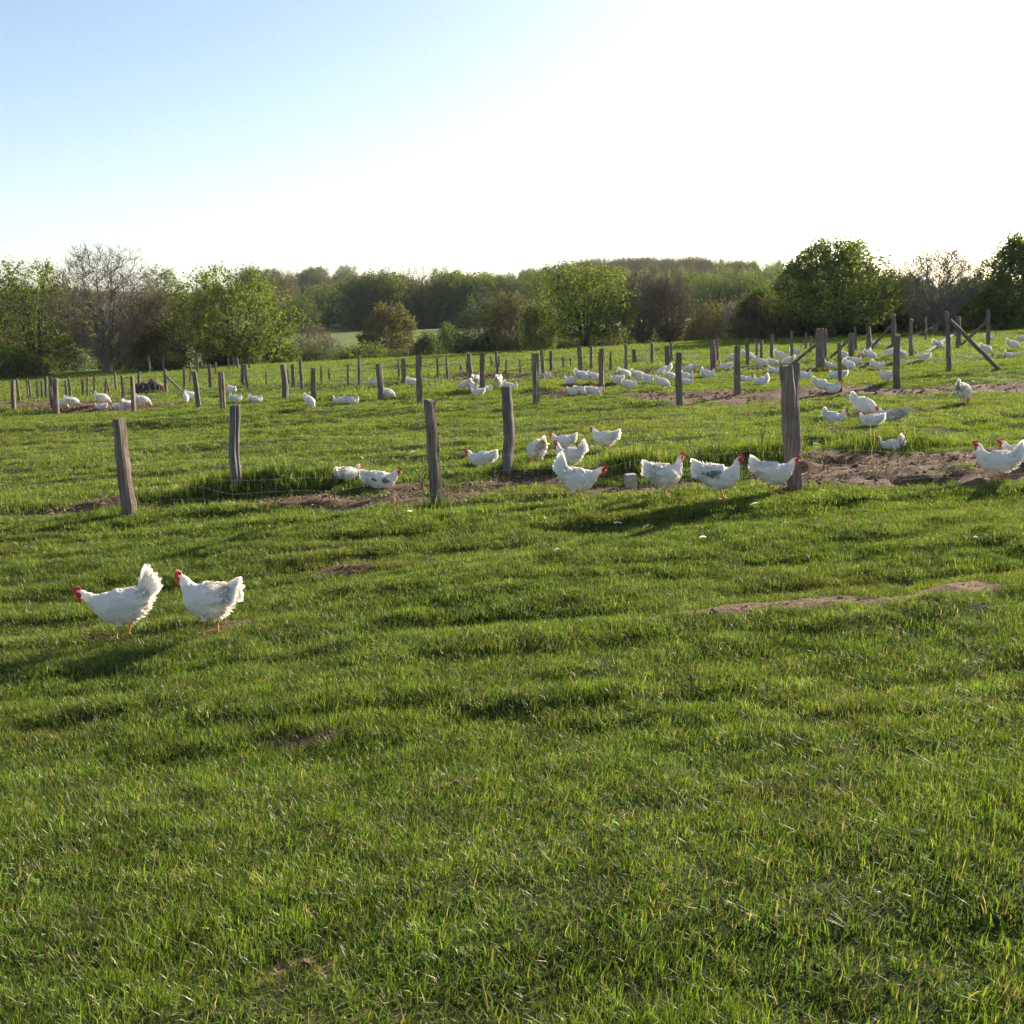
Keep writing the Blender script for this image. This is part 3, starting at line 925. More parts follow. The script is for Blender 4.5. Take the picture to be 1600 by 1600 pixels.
# hollow in the middle
tree('shrub', 'grey brown leafless scrub right of the broad bright tree', 'shrub', 492, 92, 508, 95, 'bush', 'leaf_rust', 2, 0.10, 61, bark='twig')
tree('shrub', 'wide low mound of green scrub at the field edge, centre left', 'shrub', 572, 76, 538, 125, 'bush', 'leaf_mid', 5, 0.10, 62)
tree('olive_tree_crown', 'small round olive brown tree standing before the green meadow strip', 'tree', 607, 100, 474, 98, 'dome', 'leaf_olive', 6, 0.15, 63, bark='twig_brown')
tree('shrub', 'dark green bush right of the small olive brown tree', 'shrub', 665, 94, 520, 62, 'bush', 'leaf_dark', 5, 0.12, 64)
tree('shrub', 'loose green bush in front of the meadow strip, left of the grey green trees', 'shrub', 698, 98, 505, 52, 'bush', 'leaf_mid', 4, 0.11, 65)
tree('budding_tree', 'grey green half bare tree right of the meadow strip', 'tree', 752, 86, 462, 92, 'multi', 'leaf_dark', 4, 0.11, 66, bark='twig_brown', group=G1)
tree('budding_tree', 'yellowish green half bare tree beside the grey green one, right of centre gap', 'tree', 797, 84, 456, 72, 'multi', 'leaf_olive', 5, 0.11, 67, bark='twig', group=G1)
tree('sapling', 'slim pale green sapling clump left of the big central tree', 'tree', 843, 76, 470, 60, 'multi', 'leaf_mid', 4, 0.10, 68, bark='twig_brown', group=G1)
tree('leafy_tree', 'big light green tree near the centre with dark forked stems', 'tree', 916, 68, 408, 138, 'multi', 'leaf_fresh', 5, 0.11, 71, group=G1)
tree('bare_tree', 'brown leafless tree directly right of the big central green tree', 'tree', 1003, 70, 424, 84, 'fan', None, 0, 0, 72, bark='twig_brown', extra=True, group=G1)
tree('bare_tree', 'brown budding tree, right one of the pair beside the big central tree', 'tree', 1048, 71, 427, 82, 'fan', 'leaf_olive', 1, 0.08, 73, bark='twig_brown', extra=True, group=G1)
tree('bare_sapling', 'pale leafless sapling standing before the dark wood', 'tree', 1145, 70, 470, 44, 'tall', None, 0, 0, 74, bark='twig_pale', thick=1.3)
tree('shrub', 'brown scrub at the field edge left of the pale sapling', 'shrub', 1098, 74, 492, 80, 'bush', 'leaf_olive', 2, 0.09, 75, bark='twig_brown')
tree('shrub', 'greyish scrub at the field edge between pale sapling and spreading oak', 'shrub', 1195, 74, 486, 95, 'bush', 'leaf_olive', 3, 0.10, 76, bark='twig')
tree('oak_tree', 'big dark green spreading oak right of centre', 'tree', 1308, 60, 374, 186, 'oak', 'leaf_mid', 7, 0.12, 81, group=G1, clump=0.25, thick=1.15)
tree('shrub', 'dark undergrowth beneath the spreading oak, left side', 'shrub', 1255, 64, 490, 80, 'bush', 'leaf_dark', 5, 0.11, 82)
tree('shrub', 'dark undergrowth beneath the spreading oak, right side', 'shrub', 1372, 62, 478, 84, 'bush', 'leaf_dark', 5, 0.11, 83)
tree('bare_tree', 'bare grey tree with fanned branches, right of the spreading oak', 'tree', 1468, 58, 386, 132, 'fan', None, 0, 0, 84, bark='twig', extra=True, group=G1)
tree('shrub', 'yellow green shrub between the bare grey tree and the right edge tree', 'shrub', 1526, 62, 442, 78, 'bush', 'leaf_fresh', 4, 0.11, 85)
tree('shrub', 'olive scrub at the foot of the bare grey tree on the right', 'shrub', 1452, 62, 462, 100, 'bush', 'leaf_olive', 2, 0.10, 86, bark='twig')
tree('leafy_tree', 'tall dense green tree cut off by the right edge', 'tree', 1606, 60, 362, 118, 'dome', 'leaf_mid', 7, 0.12, 87, group=G1)
tree('shrub', 'green shrub beneath the tall tree at the right edge', 'shrub', 1570, 60, 478, 80, 'bush', 'leaf_mid', 4, 0.10, 88)

# trees farther off that still stand out one by one
G2 = 'trees beyond the meadow'
FARM = {}
def far_set():
    for k, (nm, habit, mat, per, size, bark, h, w, th) in enumerate([
            ('green_round', 'dome', 'leaf_mid', 6, 0.19, 'bark', 10, 9.0, 1.4), ('dark_round', 'oak', 'leaf_dark', 6, 0.19, 'bark', 10, 9.5, 1.4),
            ('bare_crown', 'fan', 'leaf_rust', 1, 0.12, 'twig_brown', 10, 8, 1.5), ('fresh_round', 'dome', 'leaf_fresh', 6, 0.19, 'bark', 10, 8, 1.4),
            ('olive_round', 'multi', 'leaf_olive', 4, 0.17, 'twig_brown', 10, 8.5, 1.5), ('pale_tall', 'tall', 'leaf_pale', 6, 0.17, 'twig_pale', 11, 4.6, 1.6),
            ('conifer', 'conifer', 'leaf_dark', 12, 0.22, 'bark', 10, 4.6, 1.5), ('green_tall', 'tall', 'leaf_mid', 8, 0.18, 'bark', 11, 5.4, 1.5),
            ('dark_bush', 'bush', 'leaf_dark', 5, 0.18, 'bark', 5, 8, 1.4), ('olive_bush', 'bush', 'leaf_olive', 4, 0.17, 'twig_brown', 5, 8, 1.4)]):
        FARM[nm] = (tree_meshes('far_' + nm, 900 + k, habit, h, w, mat, per, size, bark, False, 0.3, 0.4, th, 0.4, 0.45), h, w)
far_set()

def far_tree(kind, label, x, Y, ytop, wpx, rz=0.0, name='distant_tree'):
    (tr, cr), h0, w0 = FARM[kind]
    d = ray(x, ytop); X = d[0] * Y
    zg = float(H(X, Y)); h = EYE + d[2] * Y - zg; w = wpx / FPX * Y
    root = empty(name, (X, Y, zg), rz)
    root.scale = (w / w0, w / w0, h / h0)
    tag(root, label, 'tree', G2)
    link('trunk', tr, root)
    if cr is not None: link('crown', cr, root)

far_tree('bare_crown', 'round brownish far tree showing just right of the tall bare tree top', 205, 130, 424, 95, 0.3)
far_tree('green_round', 'bluish green far tree above the brown thicket on the left', 252, 150, 416, 80, 1.2)
far_tree('olive_round', 'grey far tree immediately right of the broad bright tree', 440, 190, 419, 68, 2.0)
far_tree('conifer', 'small dark conifer standing in the pale distant field', 474, 260, 448, 18, 0.2)
far_tree('green_round', 'rounded green tree below the pale distant field', 510, 172, 443, 72, 0.7)
far_tree('green_round', 'low green tree beneath the small dark conifer', 468, 165, 462, 60, 4.0)
far_tree('dark_round', 'dark round tree at the left end of the dark wood', 558, 182, 428, 78, 2.5)
far_tree('dark_round', 'dark broad tree behind the small olive brown tree', 606, 184, 421, 90, 4.4)
far_tree('bare_crown', 'big tree with bare see-through crown in the middle of the dark wood', 652, 186, 410, 84, 1.0)
far_tree('fresh_round', 'yellow green tree right of the bare see-through crown', 688, 186, 418, 58, 3.3)
far_tree('olive_round', 'brownish tree right of the yellow green one in the dark wood', 724, 186, 427, 78, 0.4)
far_tree('dark_round', 'dark tree at the right end of the dark wood', 776, 184, 431, 88, 1.9)
far_tree('olive_round', 'brownish green tree at the dark wood edge above the half bare trees', 812, 188, 428, 70, 5.0)
far_tree('dark_round', 'dark rounded tree topping the slope left of the big central tree', 868, 200, 411, 86, 2.2)
far_tree('green_round', 'green tree behind the big central tree, peeping out on its left', 842, 170, 425, 76, 0.9)
far_tree('fresh_round', 'light green far tree peeping out right of the big central tree', 972, 190, 418, 60, 2.9)
far_tree('dark_round', 'dark tree behind the pale leafless sapling', 1122, 150, 436, 88, 0.1)
far_tree('green_round', 'green topped dark tree between pale sapling and oak', 1172, 150, 427, 84, 2.7)
far_tree('olive_round', 'olive tree touching the left side of the spreading oak', 1222, 140, 440, 70, 1.4)
far_tree('green_round', 'far green tree in the gap left of the right edge tree', 1540, 180, 422, 60, 1.4)
far_tree('olive_round', 'far olive tree in the gap right of the spreading oak', 1405, 150, 428, 62, 3.0)

def wood(name, label, kinds, n, seed, xr, Yr, hr, wr, thin=0.0):
    """a far wood that reads as one mass: trees scattered over the slope"""
    r = seeded(seed)
    protos = []
    for kd in kinds:
        (tr, cr), h0, w0 = FARM[kd]
        nv = len(tr.vertices)
        co = np.zeros(nv * 3, np.float32); tr.vertices.foreach_get('co', co)
        V = [co.reshape(-1, 3)]
        fi = np.zeros(len(tr.loops), np.int32); tr.loops.foreach_get('vertex_index', fi)
        F = [fi.reshape(-1, 4)]; mi = [np.zeros(len(F[0]), np.int32)]
        tone = [np.zeros(nv)]
        mats = [tr.materials[0]]
        if cr is not None:
            nc = len(cr.vertices)
            cc = np.zeros(nc * 3, np.float32); cr.vertices.foreach_get('co', cc); V.append(cc.reshape(-1, 3))
            fc = np.zeros(len(cr.loops), np.int32); cr.loops.foreach_get('vertex_index', fc); F.append(fc.reshape(-1, 4) + nv)
            mi.append(np.ones(len(F[1]), np.int32)); mats.append(cr.materials[0])
            tn = np.zeros(nc, np.float32); cr.attributes['tone'].data.foreach_get('value', tn); tone.append(tn)
        me = mesh_np(name + '_' + kd, np.concatenate(V), np.concatenate(F), mats)
        me.polygons.foreach_set('material_index', np.concatenate(mi))
        a = me.attributes.new('tone', 'FLOAT', 'POINT'); a.data.foreach_set('value', np.concatenate(tone).astype(np.float32))
        protos.append((me, h0))
    Y = r.uniform(Yr[0], Yr[1], n); px = r.uniform(xr[0], xr[1], n)
    X = (px - 800) / FPX * Y
    Z = H(X, Y)
    idx = r.integers(0, len(kinds), n)
    hh = r.uniform(hr[0], hr[1], n); h0 = np.array([p[1] for p in protos])[idx]
    ww = r.uniform(wr[0], wr[1], n)
    scl = np.column_stack([hh / h0 * ww, hh / h0 * ww, hh / h0])
    rot = np.column_stack([np.zeros(n), np.zeros(n), r.uniform(0, 6.28, n)])
    # Collection Info hands children over sorted by name
    order = np.argsort(np.argsort([p[0].name for p in protos]))
    o = scatter(name, [p[0] for p in protos], np.column_stack([X, Y, Z]), rot, scl, order[idx])
    tag(o, label, 'wood', kind='stuff')

wood('meadow_wood', 'dark wood along the back of the meadow strip', ['dark_round', 'olive_round', 'green_round', 'bare_crown', 'fresh_round', 'dark_round'], 70, 601, (545, 830), (178, 215), (7, 10), (0.8, 1.1))
wood('meadow_undergrowth', 'dark bushes closing the foot of the wood behind the meadow', ['dark_bush', 'dark_round'], 60, 602, (535, 1010), (176, 186), (3.0, 5.5), (0.9, 1.2))
wood('hill_wood', 'brown leafless wood on the rounded hilltop', ['bare_crown', 'olive_round', 'bare_crown'], 260, 603, (880, 1160), (320, 430), (6, 8.5), (0.8, 1.0))
wood('slope_wood', 'mixed green wood covering the slope below the hilltop', ['dark_round', 'green_round', 'olive_round', 'fresh_round', 'pale_tall'], 230, 604, (795, 1260), (205, 320), (6, 9), (0.7, 1.0))
wood('poplar_wood', 'pale green upright trees along the skyline left of the oak', ['pale_tall', 'green_tall', 'fresh_round'], 80, 605, (1110, 1300), (280, 340), (6.5, 9.5), (0.7, 1.0))
wood('left_tree_line', 'hazy far tree line between the broad bright tree and the dark wood', ['green_round', 'olive_round', 'dark_round'], 46, 606, (395, 560), (424, 480), (5, 12), (0.8, 1.2))
wood('left_wood', 'far wood behind the bare tree and thickets on the left', ['green_round', 'olive_round', 'dark_round', 'green_tall'], 170, 607, (-520, 400), (150, 230), (4.5, 8), (0.9, 1.3))
wood('left_slope_trees', 'scattered trees on the pale slope below the hazy tree line', ['green_round', 'dark_bush', 'olive_bush'], 26, 608, (400, 545), (185, 330), (3, 7), (0.8, 1.1))
wood('right_wood', 'far wood behind the bare grey tree on the right', ['green_round', 'olive_round', 'fresh_round', 'green_tall'], 170, 609, (1240, 2150), (130, 210), (4, 6.5), (0.9, 1.3))
wood('valley_scrub', 'dense scrub along the hollow behind the pasture', ['dark_bush', 'olive_bush', 'olive_bush'], 70, 610, (720, 1250), (84, 96), (2.4, 4.2), (0.7, 1.0))
wood('hollow_scrub', 'low brownish scrub below the meadow strip in the hollow', ['olive_bush', 'dark_bush', 'olive_bush'], 40, 613, (420, 730), (82, 92), (1.2, 2.3), (1.0, 1.5))
wood('edge_scrub', 'low scrub under the trees along the left pasture edge', ['dark_bush', 'olive_bush'], 60, 611, (-520, 430), (66, 74), (1.6, 3.2), (0.7, 1.0))
wood('right_edge_scrub', 'low scrub under the oak and bare tree along the right pasture edge', ['dark_bush', 'olive_bush'], 70, 612, (1080, 2150), (63, 74), (1.8, 3.4), (0.7, 1.0))

# ================================================================== HAZE
def haze():
    x0, x1, y0, y1, z0, z1 = -1250, 1250, -40, 1550, -14.0, 60.0
    V = [(x, y, z) for x in (x0, x1) for y in (y0, y1) for z in (z0, z1)]
    F = [(0, 1, 3, 2), (4, 6, 7, 5), (0, 4, 5, 1), (2, 3, 7, 6), (0, 2, 6, 4), (1, 5, 7, 3)]
    m, nt, out = new_mat('evening_haze')
    v = N(nt, 'ShaderNodeVolumePrincipled')
    v.inputs['Color'].default_value = (0.86, 0.92, 1.0, 1)
    v.inputs['Density'].default_value = 0.00011
    v.inputs['Anisotropy'].default_value = 0.1
    nt.links.new(v.outputs[0], out.inputs['Volume'])
    o = link('haze', mesh_from('haze', V, F, m))
    tag(o, 'thin evening haze over the pasture and hills', 'haze', kind='stuff')
haze()

# ================================================================== FENCES
def post_mesh(seed, h, w, dx, square=0.5, crack=True, dy=0.0):
    """one riven post: rounded-square section, uneven sides, slightly bowed, sawn top"""
    r = seeded(seed)
    k, n = 14, 14
    zs = np.linspace(-0.25, 1, n) * h
    zs[0] = -0.25
    ph = r.uniform(0, 6.28); bow = r.normal(0, 0.012) * h
    a = np.arange(k) * 2 * np.pi / k + ph
    sec = 1 / (np.abs(np.cos(a - ph)) ** (2 + 6 * square) + np.abs(np.sin(a - ph)) ** (2 + 6 * square)) ** (1 / (2 + 6 * square))
    V = []
    lump = r.normal(0, 0.05, k)
    ci = int(r.integers(0, k))
    for i, z in enumerate(zs):
        t = max(0, z / h)
        wob = vnoise(np.cos(a) * 1.3 + 9 * seed, np.sin(a) * 1.3 + z * 3.2, seed) * 0.16
        rad = 0.5 * w * (1.04 - 0.13 * t + lump + wob) * sec / 1.08
        if crack:
            rad = rad * np.where(np.arange(k) == ci, 0.66 + 0.2 * math.sin(z * 5 + seed), 1.0)
        cx = dx * t + bow * math.sin(math.pi * t) + r.normal(0, 0.003)
        cyy = dy * t
        V.append(np.column_stack([cx + rad * np.cos(a), cyy + rad * np.sin(a), np.full(k, z) + (np.cos(a + ph) * 0.06 * w + r.normal(0, 0.05 * w, k) * 0.5 if i == n - 1 else 0)]))
    top = V[-1].copy()
    c = top.mean(0)
    inner = c + (top - c) * 0.86; inner[:, 2] += 0.08 * w
    V.append(inner); V.append((c + np.array([0, 0, 0.07 * w]))[None])
    V = np.concatenate(V)
    F = []
    for i in range(n):
        for j in range(k):
            F.append((i * k + j, i * k + (j + 1) % k, (i + 1) * k + (j + 1) % k, (i + 1) * k + j))
    cidx = (n + 1) * k
    for j in range(k): F.append((n * k + j, n * k + (j + 1) % k, cidx))
    return mesh_from('post', V, F, M['post'], False)

def bar_mesh(name, p, q, w, mat, seed=1, k=8):
    p = np.array(p); q = np.array(q)
    r = seeded(seed)
    d = unit(q - p); u = unit(np.cross(d, [0, 0, 1.0])); v = np.cross(d, u)
    n = 7; V = []; a = np.arange(k) * 2 * np.pi / k
    for i in range(n):
        t = i / (n - 1)
        c = p + (q - p) * t + u * r.normal(0, 0.06 * w) + v * r.normal(0, 0.06 * w)
        rr = 0.5 * w * (1 + r.normal(0, 0.07, k))
        V.append(c + rr[:, None] * (np.cos(a)[:, None] * u + np.sin(a)[:, None] * v))
    V = np.concatenate(V); F = []
    for i in range(n - 1):
        for j in range(k): F.append((i * k + j, i * k + (j + 1) % k, (i + 1) * k + (j + 1) % k, (i + 1) * k + j))
    F.append(tuple(range(k - 1, -1, -1))); F.append(tuple(range((n - 1) * k, n * k)))
    return mesh_from(name, V, F, mat)

def thin_tube(P, rad, k=3):
    P = np.array(P, float)
    return tubes([(P[None], np.full((1, len(P)), rad))], [k])

def fence(name, label, posts, braces=(), netting=False, strands=(), seed=0, wire_r=0.0009):
    """posts: (x base, y base, x top, y top, width px) read off the photograph, set on the ground there"""
    bases = []
    root = None
    for k, (xb, yb, xt, yt, w) in enumerate(posts):
        X, Y = ground_hit(xb, yb)
        z = float(H(X, Y))
        top = at_depth(xt, yt, Y)
        if root is None:
            root = empty(name, (X, Y, z))
            tag(root, label, 'fence', 'pasture fences')
        me = post_mesh(seed * 50 + k + 1, top[2] - z, w / FPX * Y, top[0] - X, square=0.3 + 0.5 * ((k * 7 + seed) % 3) / 2)
        o = link('post', me, root)
        o.location = Vector((X, Y, z)) - root.location
        bases.append((X, Y, z, top))
    ro = np.array(root.location)
    for k, (x0, y0, i, x1, y1, w) in enumerate(braces):
        # a strut from post i (pixel x0, y0) down to the ground at pixel (x1, y1)
        Yp = bases[i][1]
        a = at_depth(x0, y0, Yp)
        X, Y = ground_hit(x1, y1)
        b = np.array([X, Y, float(H(X, Y)) - 0.05])
        link('brace', bar_mesh('brace', a - ro, b - ro, w / FPX * Yp, M['post'], seed * 9 + k), root)
    order = sorted(range(len(bases)), key=lambda q: bases[q][0])
    for zf in strands:
        P = []
        for q in order:
            X, Y, z, top = bases[q]
            P.append((X + (top[0] - X) * zf, Y + 0.05, z + (top[2] - z) * zf))
        V, F = thin_tube(np.array(P) - ro, wire_r * 1.2)
        link('wire', mesh_np('wire', V, F, M['wire']), root)
    if netting:
        seq = [np.array(bases[q][:3]) for q in order]
        # carry the netting on past the frame on both sides
        seq = [seq[0] + (seq[0] - seq[1]) * 0.8] + seq + [seq[-1] + (seq[-1] - seq[-2]) * 1.0]
        Vs, Fs, off = [], [], 0
        r = seeded(seed + 77)
        def add(P):
            nonlocal off
            V, F = thin_tube(np.array(P) - ro, wire_r)
            Vs.append(V); Fs.append(F + off); off += len(V)
        dens = []
        for a, b in zip(seq[:-1], seq[1:]):
            n = max(2, int(np.hypot(*(b - a)[:2]) / 0.155))
            for t in np.linspace(0, 1, n, endpoint=False):
                dens.append(a + (b - a) * t)
        dens = np.array(dens); dens[:, 2] = H(dens[:, 0], dens[:, 1])
        dens[:, 1] += 0.06
        hs = [0.03, 0.13, 0.25, 0.39, 0.55, 0.75]
        for p in dens:
            lean = r.normal(0, 0.015)
            add([p + [0, 0, hs[0]], p + [lean, 0, hs[-1]]])
        for h in hs:
            pp = dens.copy(); pp[:, 2] += h + r.normal(0, 0.006, len(pp))
            add(pp)
        o = link('netting', mesh_np('netting', np.concatenate(Vs), np.concatenate(Fs), M['wire']), root)
        o['kind'] = 'stuff'
    return root

fence('wire_fence', 'nearest wire netting fence with three thick leaning posts', [
    (203, 806, 186, 655, 20), (684, 793, 671, 626, 17), (1243, 766, 1230, 573, 23)], netting=True, seed=1)
fence('post_fence', 'three straight square posts just behind the nearest wire netting fence', [
    (371, 762, 368, 634, 15), (793, 738, 791, 605, 16), (1246, 712, 1243, 567, 14)], strands=(0.55, 0.9), seed=2)
fence('post_fence', 'front line of tall posts of the second fence across the middle pasture', [
    (89, 649, 87, 592, 8), (209, 645, 206, 589, 7), (348, 640, 345, 581, 8.5), (491, 624, 489, 575, 8.5), (657, 632, 655, 555, 9), (838, 632, 837, 553, 8.5), (1062, 636, 1060, 552, 10),
    (1313, 613, 1311, 536, 7), (1401, 608, 1402, 524, 9), (1483, 582, 1479, 487, 6.5)],
    braces=[(1484, 500, 9, 1564, 577, 6)], strands=(0.5, 0.85), seed=3)
fence('post_fence', 'back line of posts of the second fence, close behind its front line', [
    (22, 640, 20, 595, 6), (82, 638, 79, 590, 6), (195, 637, 190, 586, 5), (311, 637, 303, 580, 8), (446, 622, 442, 570, 8), (596, 628, 592, 569, 10), (754, 615, 754, 552, 8),
    (941, 612, 941, 545, 8), (1152, 615, 1152, 541, 9)], strands=(0.5, 0.85), seed=4)
fence('post_fence', 'line of weathered posts behind the second fence with slanting struts on the right', [
    (30, 628, 26, 592, 4.5), (459, 602, 457, 569, 6), (472, 607, 469, 562, 5), (562, 603, 561, 560, 4.5), (632, 597, 630, 560, 7), (700, 595, 698, 559, 4), (736, 591, 732, 552, 7.5),
    (777, 587, 775, 549, 4), (849, 591, 846, 546, 5.5), (861, 587, 861, 548, 5), (907, 587, 905, 542, 7.5), (978, 582, 978, 538, 5), (1043, 577, 1042, 541, 7.5),
    (1115, 577, 1112, 532, 9.5), (1168, 571, 1167, 530, 5), (1206, 561, 1206, 522, 5), (1237, 562, 1237, 519, 4.5), (1281, 576, 1281, 514, 13), (1331, 563, 1330, 521, 7.5),
    (1357, 550, 1357, 510, 7.5), (1424, 557, 1424, 499, 6.5), (1497, 546, 1497, 495, 8), (1544, 541, 1544, 485, 6)],
    braces=[(1275, 539, 17, 1241, 564, 4.5), (1329, 529, 18, 1292, 562, 4), (1391, 510, 19, 1360, 543, 4), (1494, 520, 21, 1435, 555, 5), (1542, 502, 22, 1504, 536, 4.5)], seed=5)
fence('post_fence', 'farthest line of thin posts before the trees in the centre and right', [
    (417, 601, 416, 580, 3), (451, 600, 450, 577, 3), (502, 599, 502, 572, 3.2), (515, 597, 514, 575, 3.2), (544, 600, 544, 569, 3.5), (624, 592, 622, 563, 3.2), (684, 589, 683, 560, 3.2), (720, 586, 719, 565, 2.4),
    (729, 585, 729, 562, 2.6), (769, 576, 766, 556, 3), (780, 577, 780, 556, 4), (791, 582, 791, 563, 3), (813, 581, 812, 561, 2.5), (832, 582, 832, 551, 3.2), (880, 575, 879, 557, 3), (892, 574, 891, 560, 2.6),
    (924, 576, 924, 541, 5), (936, 570, 936, 551, 3), (954, 579, 955, 549, 4), (991, 567, 990, 546, 6), (1019, 571, 1019, 536, 5), (1049, 566, 1048, 536, 4), (1121, 565, 1120, 528, 4.4), (1182, 556, 1181, 528, 3.4), (1190, 560, 1190, 532, 5),
    (1259, 546, 1259, 520, 3.2), (1267, 552, 1267, 526, 3), (1290, 561, 1290, 514, 4.4), (1337, 547, 1336, 511, 4), (1396, 540, 1396, 492, 6.5), (1446, 532, 1446, 495, 3.4)],
    braces=[(719, 569, 7, 727, 586, 2), (766, 558, 9, 774, 573, 2.4)], seed=6)
fence('post_fence', 'crowded crooked pale stakes along the far left pasture', [
    (44, 621, 42, 592, 3), (48, 621, 45, 594, 3), (59, 621, 58, 594, 3.6), (66, 620, 65, 596, 3), (73, 622, 72, 589, 4.5), (104, 620, 102, 596, 4), (110, 620, 107, 589, 4), (130, 619, 128, 591, 3.4), (137, 619, 137, 590, 3.6),
    (148, 615, 147, 587, 3), (164, 619, 166, 591, 3.4), (171, 617, 166, 592, 3.2), (182, 611, 179, 582, 3.6), (217, 615, 217, 581, 4), (260, 614, 257, 577, 5), (288, 607, 287, 574, 4), (329, 606, 327, 572, 4.4), (380, 604, 379, 570, 6), (386, 609, 382, 569, 5)],
    braces=[(259, 587, 14, 285, 610, 3.4)], seed=7)
fence('post_fence', 'small pale stakes under the left trees, farthest back', [
    (235, 583, 232, 557, 3), (256, 581, 255, 558, 3), (262, 578, 262, 559, 3), (268, 578, 268, 560, 2.6), (297, 597, 297, 566, 3.4), (309, 581, 308, 560, 3.4), (337, 587, 337, 566, 2.6), (358, 577, 357, 560, 3),
    (366, 576, 365, 559, 3), (373, 576, 370, 559, 3.4), (390, 577, 389, 564, 3)], seed=8)

# ================================================================== SMALL THINGS
def stone_block():
    X, Y = ground_hit(985, 762)
    r = seeded(41)
    w, d, h = 0.125, 0.12, 0.15
    V, F = [], []
    n = 5
    for zi in range(n):
        for k in range(16):
            a = k * 2 * np.pi / 16
            c, s = np.cos(a), np.sin(a)
            q = 1 / (abs(c) ** 8 + abs(s) ** 8) ** 0.125
            top = 0.9 if zi == n - 1 else 1.0
            V.append((w / 2 * q * c * top + r.normal(0, 0.003), d / 2 * q * s * top + r.normal(0, 0.003), -0.05 + (h + 0.05) * min(1, zi / (n - 1.6)) + (0.006 if zi == n - 1 else 0) + r.normal(0, 0.002)))
    for zi in range(n - 1):
        for k in range(16): F.append((zi * 16 + k, zi * 16 + (k + 1) % 16, (zi + 1) * 16 + (k + 1) % 16, (zi + 1) * 16 + k))
    F.append(tuple(range((n - 1) * 16, n * 16)))
    o = link('stone_block', mesh_from('stone_block', V, F, M['stone']), None, (X, Y, float(H(X, Y))))
    o.rotation_euler = (0.04, -0.05, 0.2)
    tag(o, 'small pale square stone block in the grass under the nearest wire', 'stone block')
stone_block()

def weed(px, py, top_px, label, seed):
    X, Y = ground_hit(px, py)
    z = float(H(X, Y)); h = (py - top_px) / FPX * Y
    root = empty('dry_weed', (X, Y, z)); tag(root, label, 'weed', 'dry weeds by the fence')
    r = seeded(seed)
    for k in range(3):
        n = 6; t = np.linspace(0, 1, n); a = r.uniform(0, 6.28); hh = h * r.uniform(0.65, 1.0)
        P = np.column_stack([np.cos(a) * t * t * hh * 0.2 + r.normal(0, 0.006, n), np.sin(a) * t * t * hh * 0.2, t * hh - 0.02])
        Vs, Fs = tubes([(P[None], np.linspace(0.006, 0.0025, n)[None])], [5])
        st = link('stalk', mesh_np('stalk', Vs, Fs, M['weed']), root)
        for q in range(5):
            c = P[r.integers(2, n)] + r.normal(0, 0.004, 3)
            d = unit(np.array([r.normal(), r.normal(), r.uniform(0.1, 0.9)])) * r.uniform(0.025, 0.06)
            s = unit(np.cross(d, [0.3, 0.2, 1.0])) * 0.011
            link('leaf', mesh_from('leaf', [c, c + d * 0.5 + s, c + d, c + d * 0.5 - s], [(0, 1, 2, 3)], M['weed']), root)
weed(1011, 722, 668, 'thin dry weed stalk left of the pale hens walking along the wire', 1)
weed(1287, 738, 680, 'branching dry weed beside the tallest near post', 2)
weed(1190, 700, 640, 'thin upright weed stalk left of the tallest near post', 3)
weed(1408, 712, 655, 'wispy tall weed right of the hen resting in long grass', 4)
weed(660, 765, 700, 'wispy weed just left of the middle near post', 5)

def earth_bank():
    X, Y = ground_hit(232, 615)
    w = 52 / FPX * Y; h = 22 / FPX * Y
    V, F = [], []
    n, k = 10, 26
    r = seeded(8)
    for i in range(n):
        for j in range(k):
            u = j / (k - 1) * 2 - 1; t = i / (n - 1)
            z = h * max(0, 1 - u * u) ** 0.7 * math.sin(math.pi * min(1, t * 1.15) ** 0.6) * (1 + 0.5 * float(vnoise(u * 4, t * 4, 5)))
            V.append((u * w / 2 * 1.1, t * 1.6, z - 0.1 + r.normal(0, 0.01)))
    for i in range(n - 1):
        for j in range(k - 1): F.append((i * k + j, i * k + j + 1, (i + 1) * k + j + 1, (i + 1) * k + j))
    root = empty('earth_bank', (X, Y, float(H(X, Y))))
    tag(root, 'low brown earth bank with dark boards in front, far left pasture', 'earth bank')
    link('mound', mesh_from('mound', V, F, M['earth'], True), root)
    m = 9
    for q in range(m):
        x0 = -w * 0.42 + q * w * 0.8 / m
        hh = h * (0.62 + 0.08 * math.sin(q * 2.1))
        p = link('board', bar_mesh('board', (x0, -0.05, -0.1), (x0 + 0.02 * (-1) ** q, -0.02, hh), w * 0.8 / m * 0.98, M['board'], q + 3, 6), root)
earth_bank()

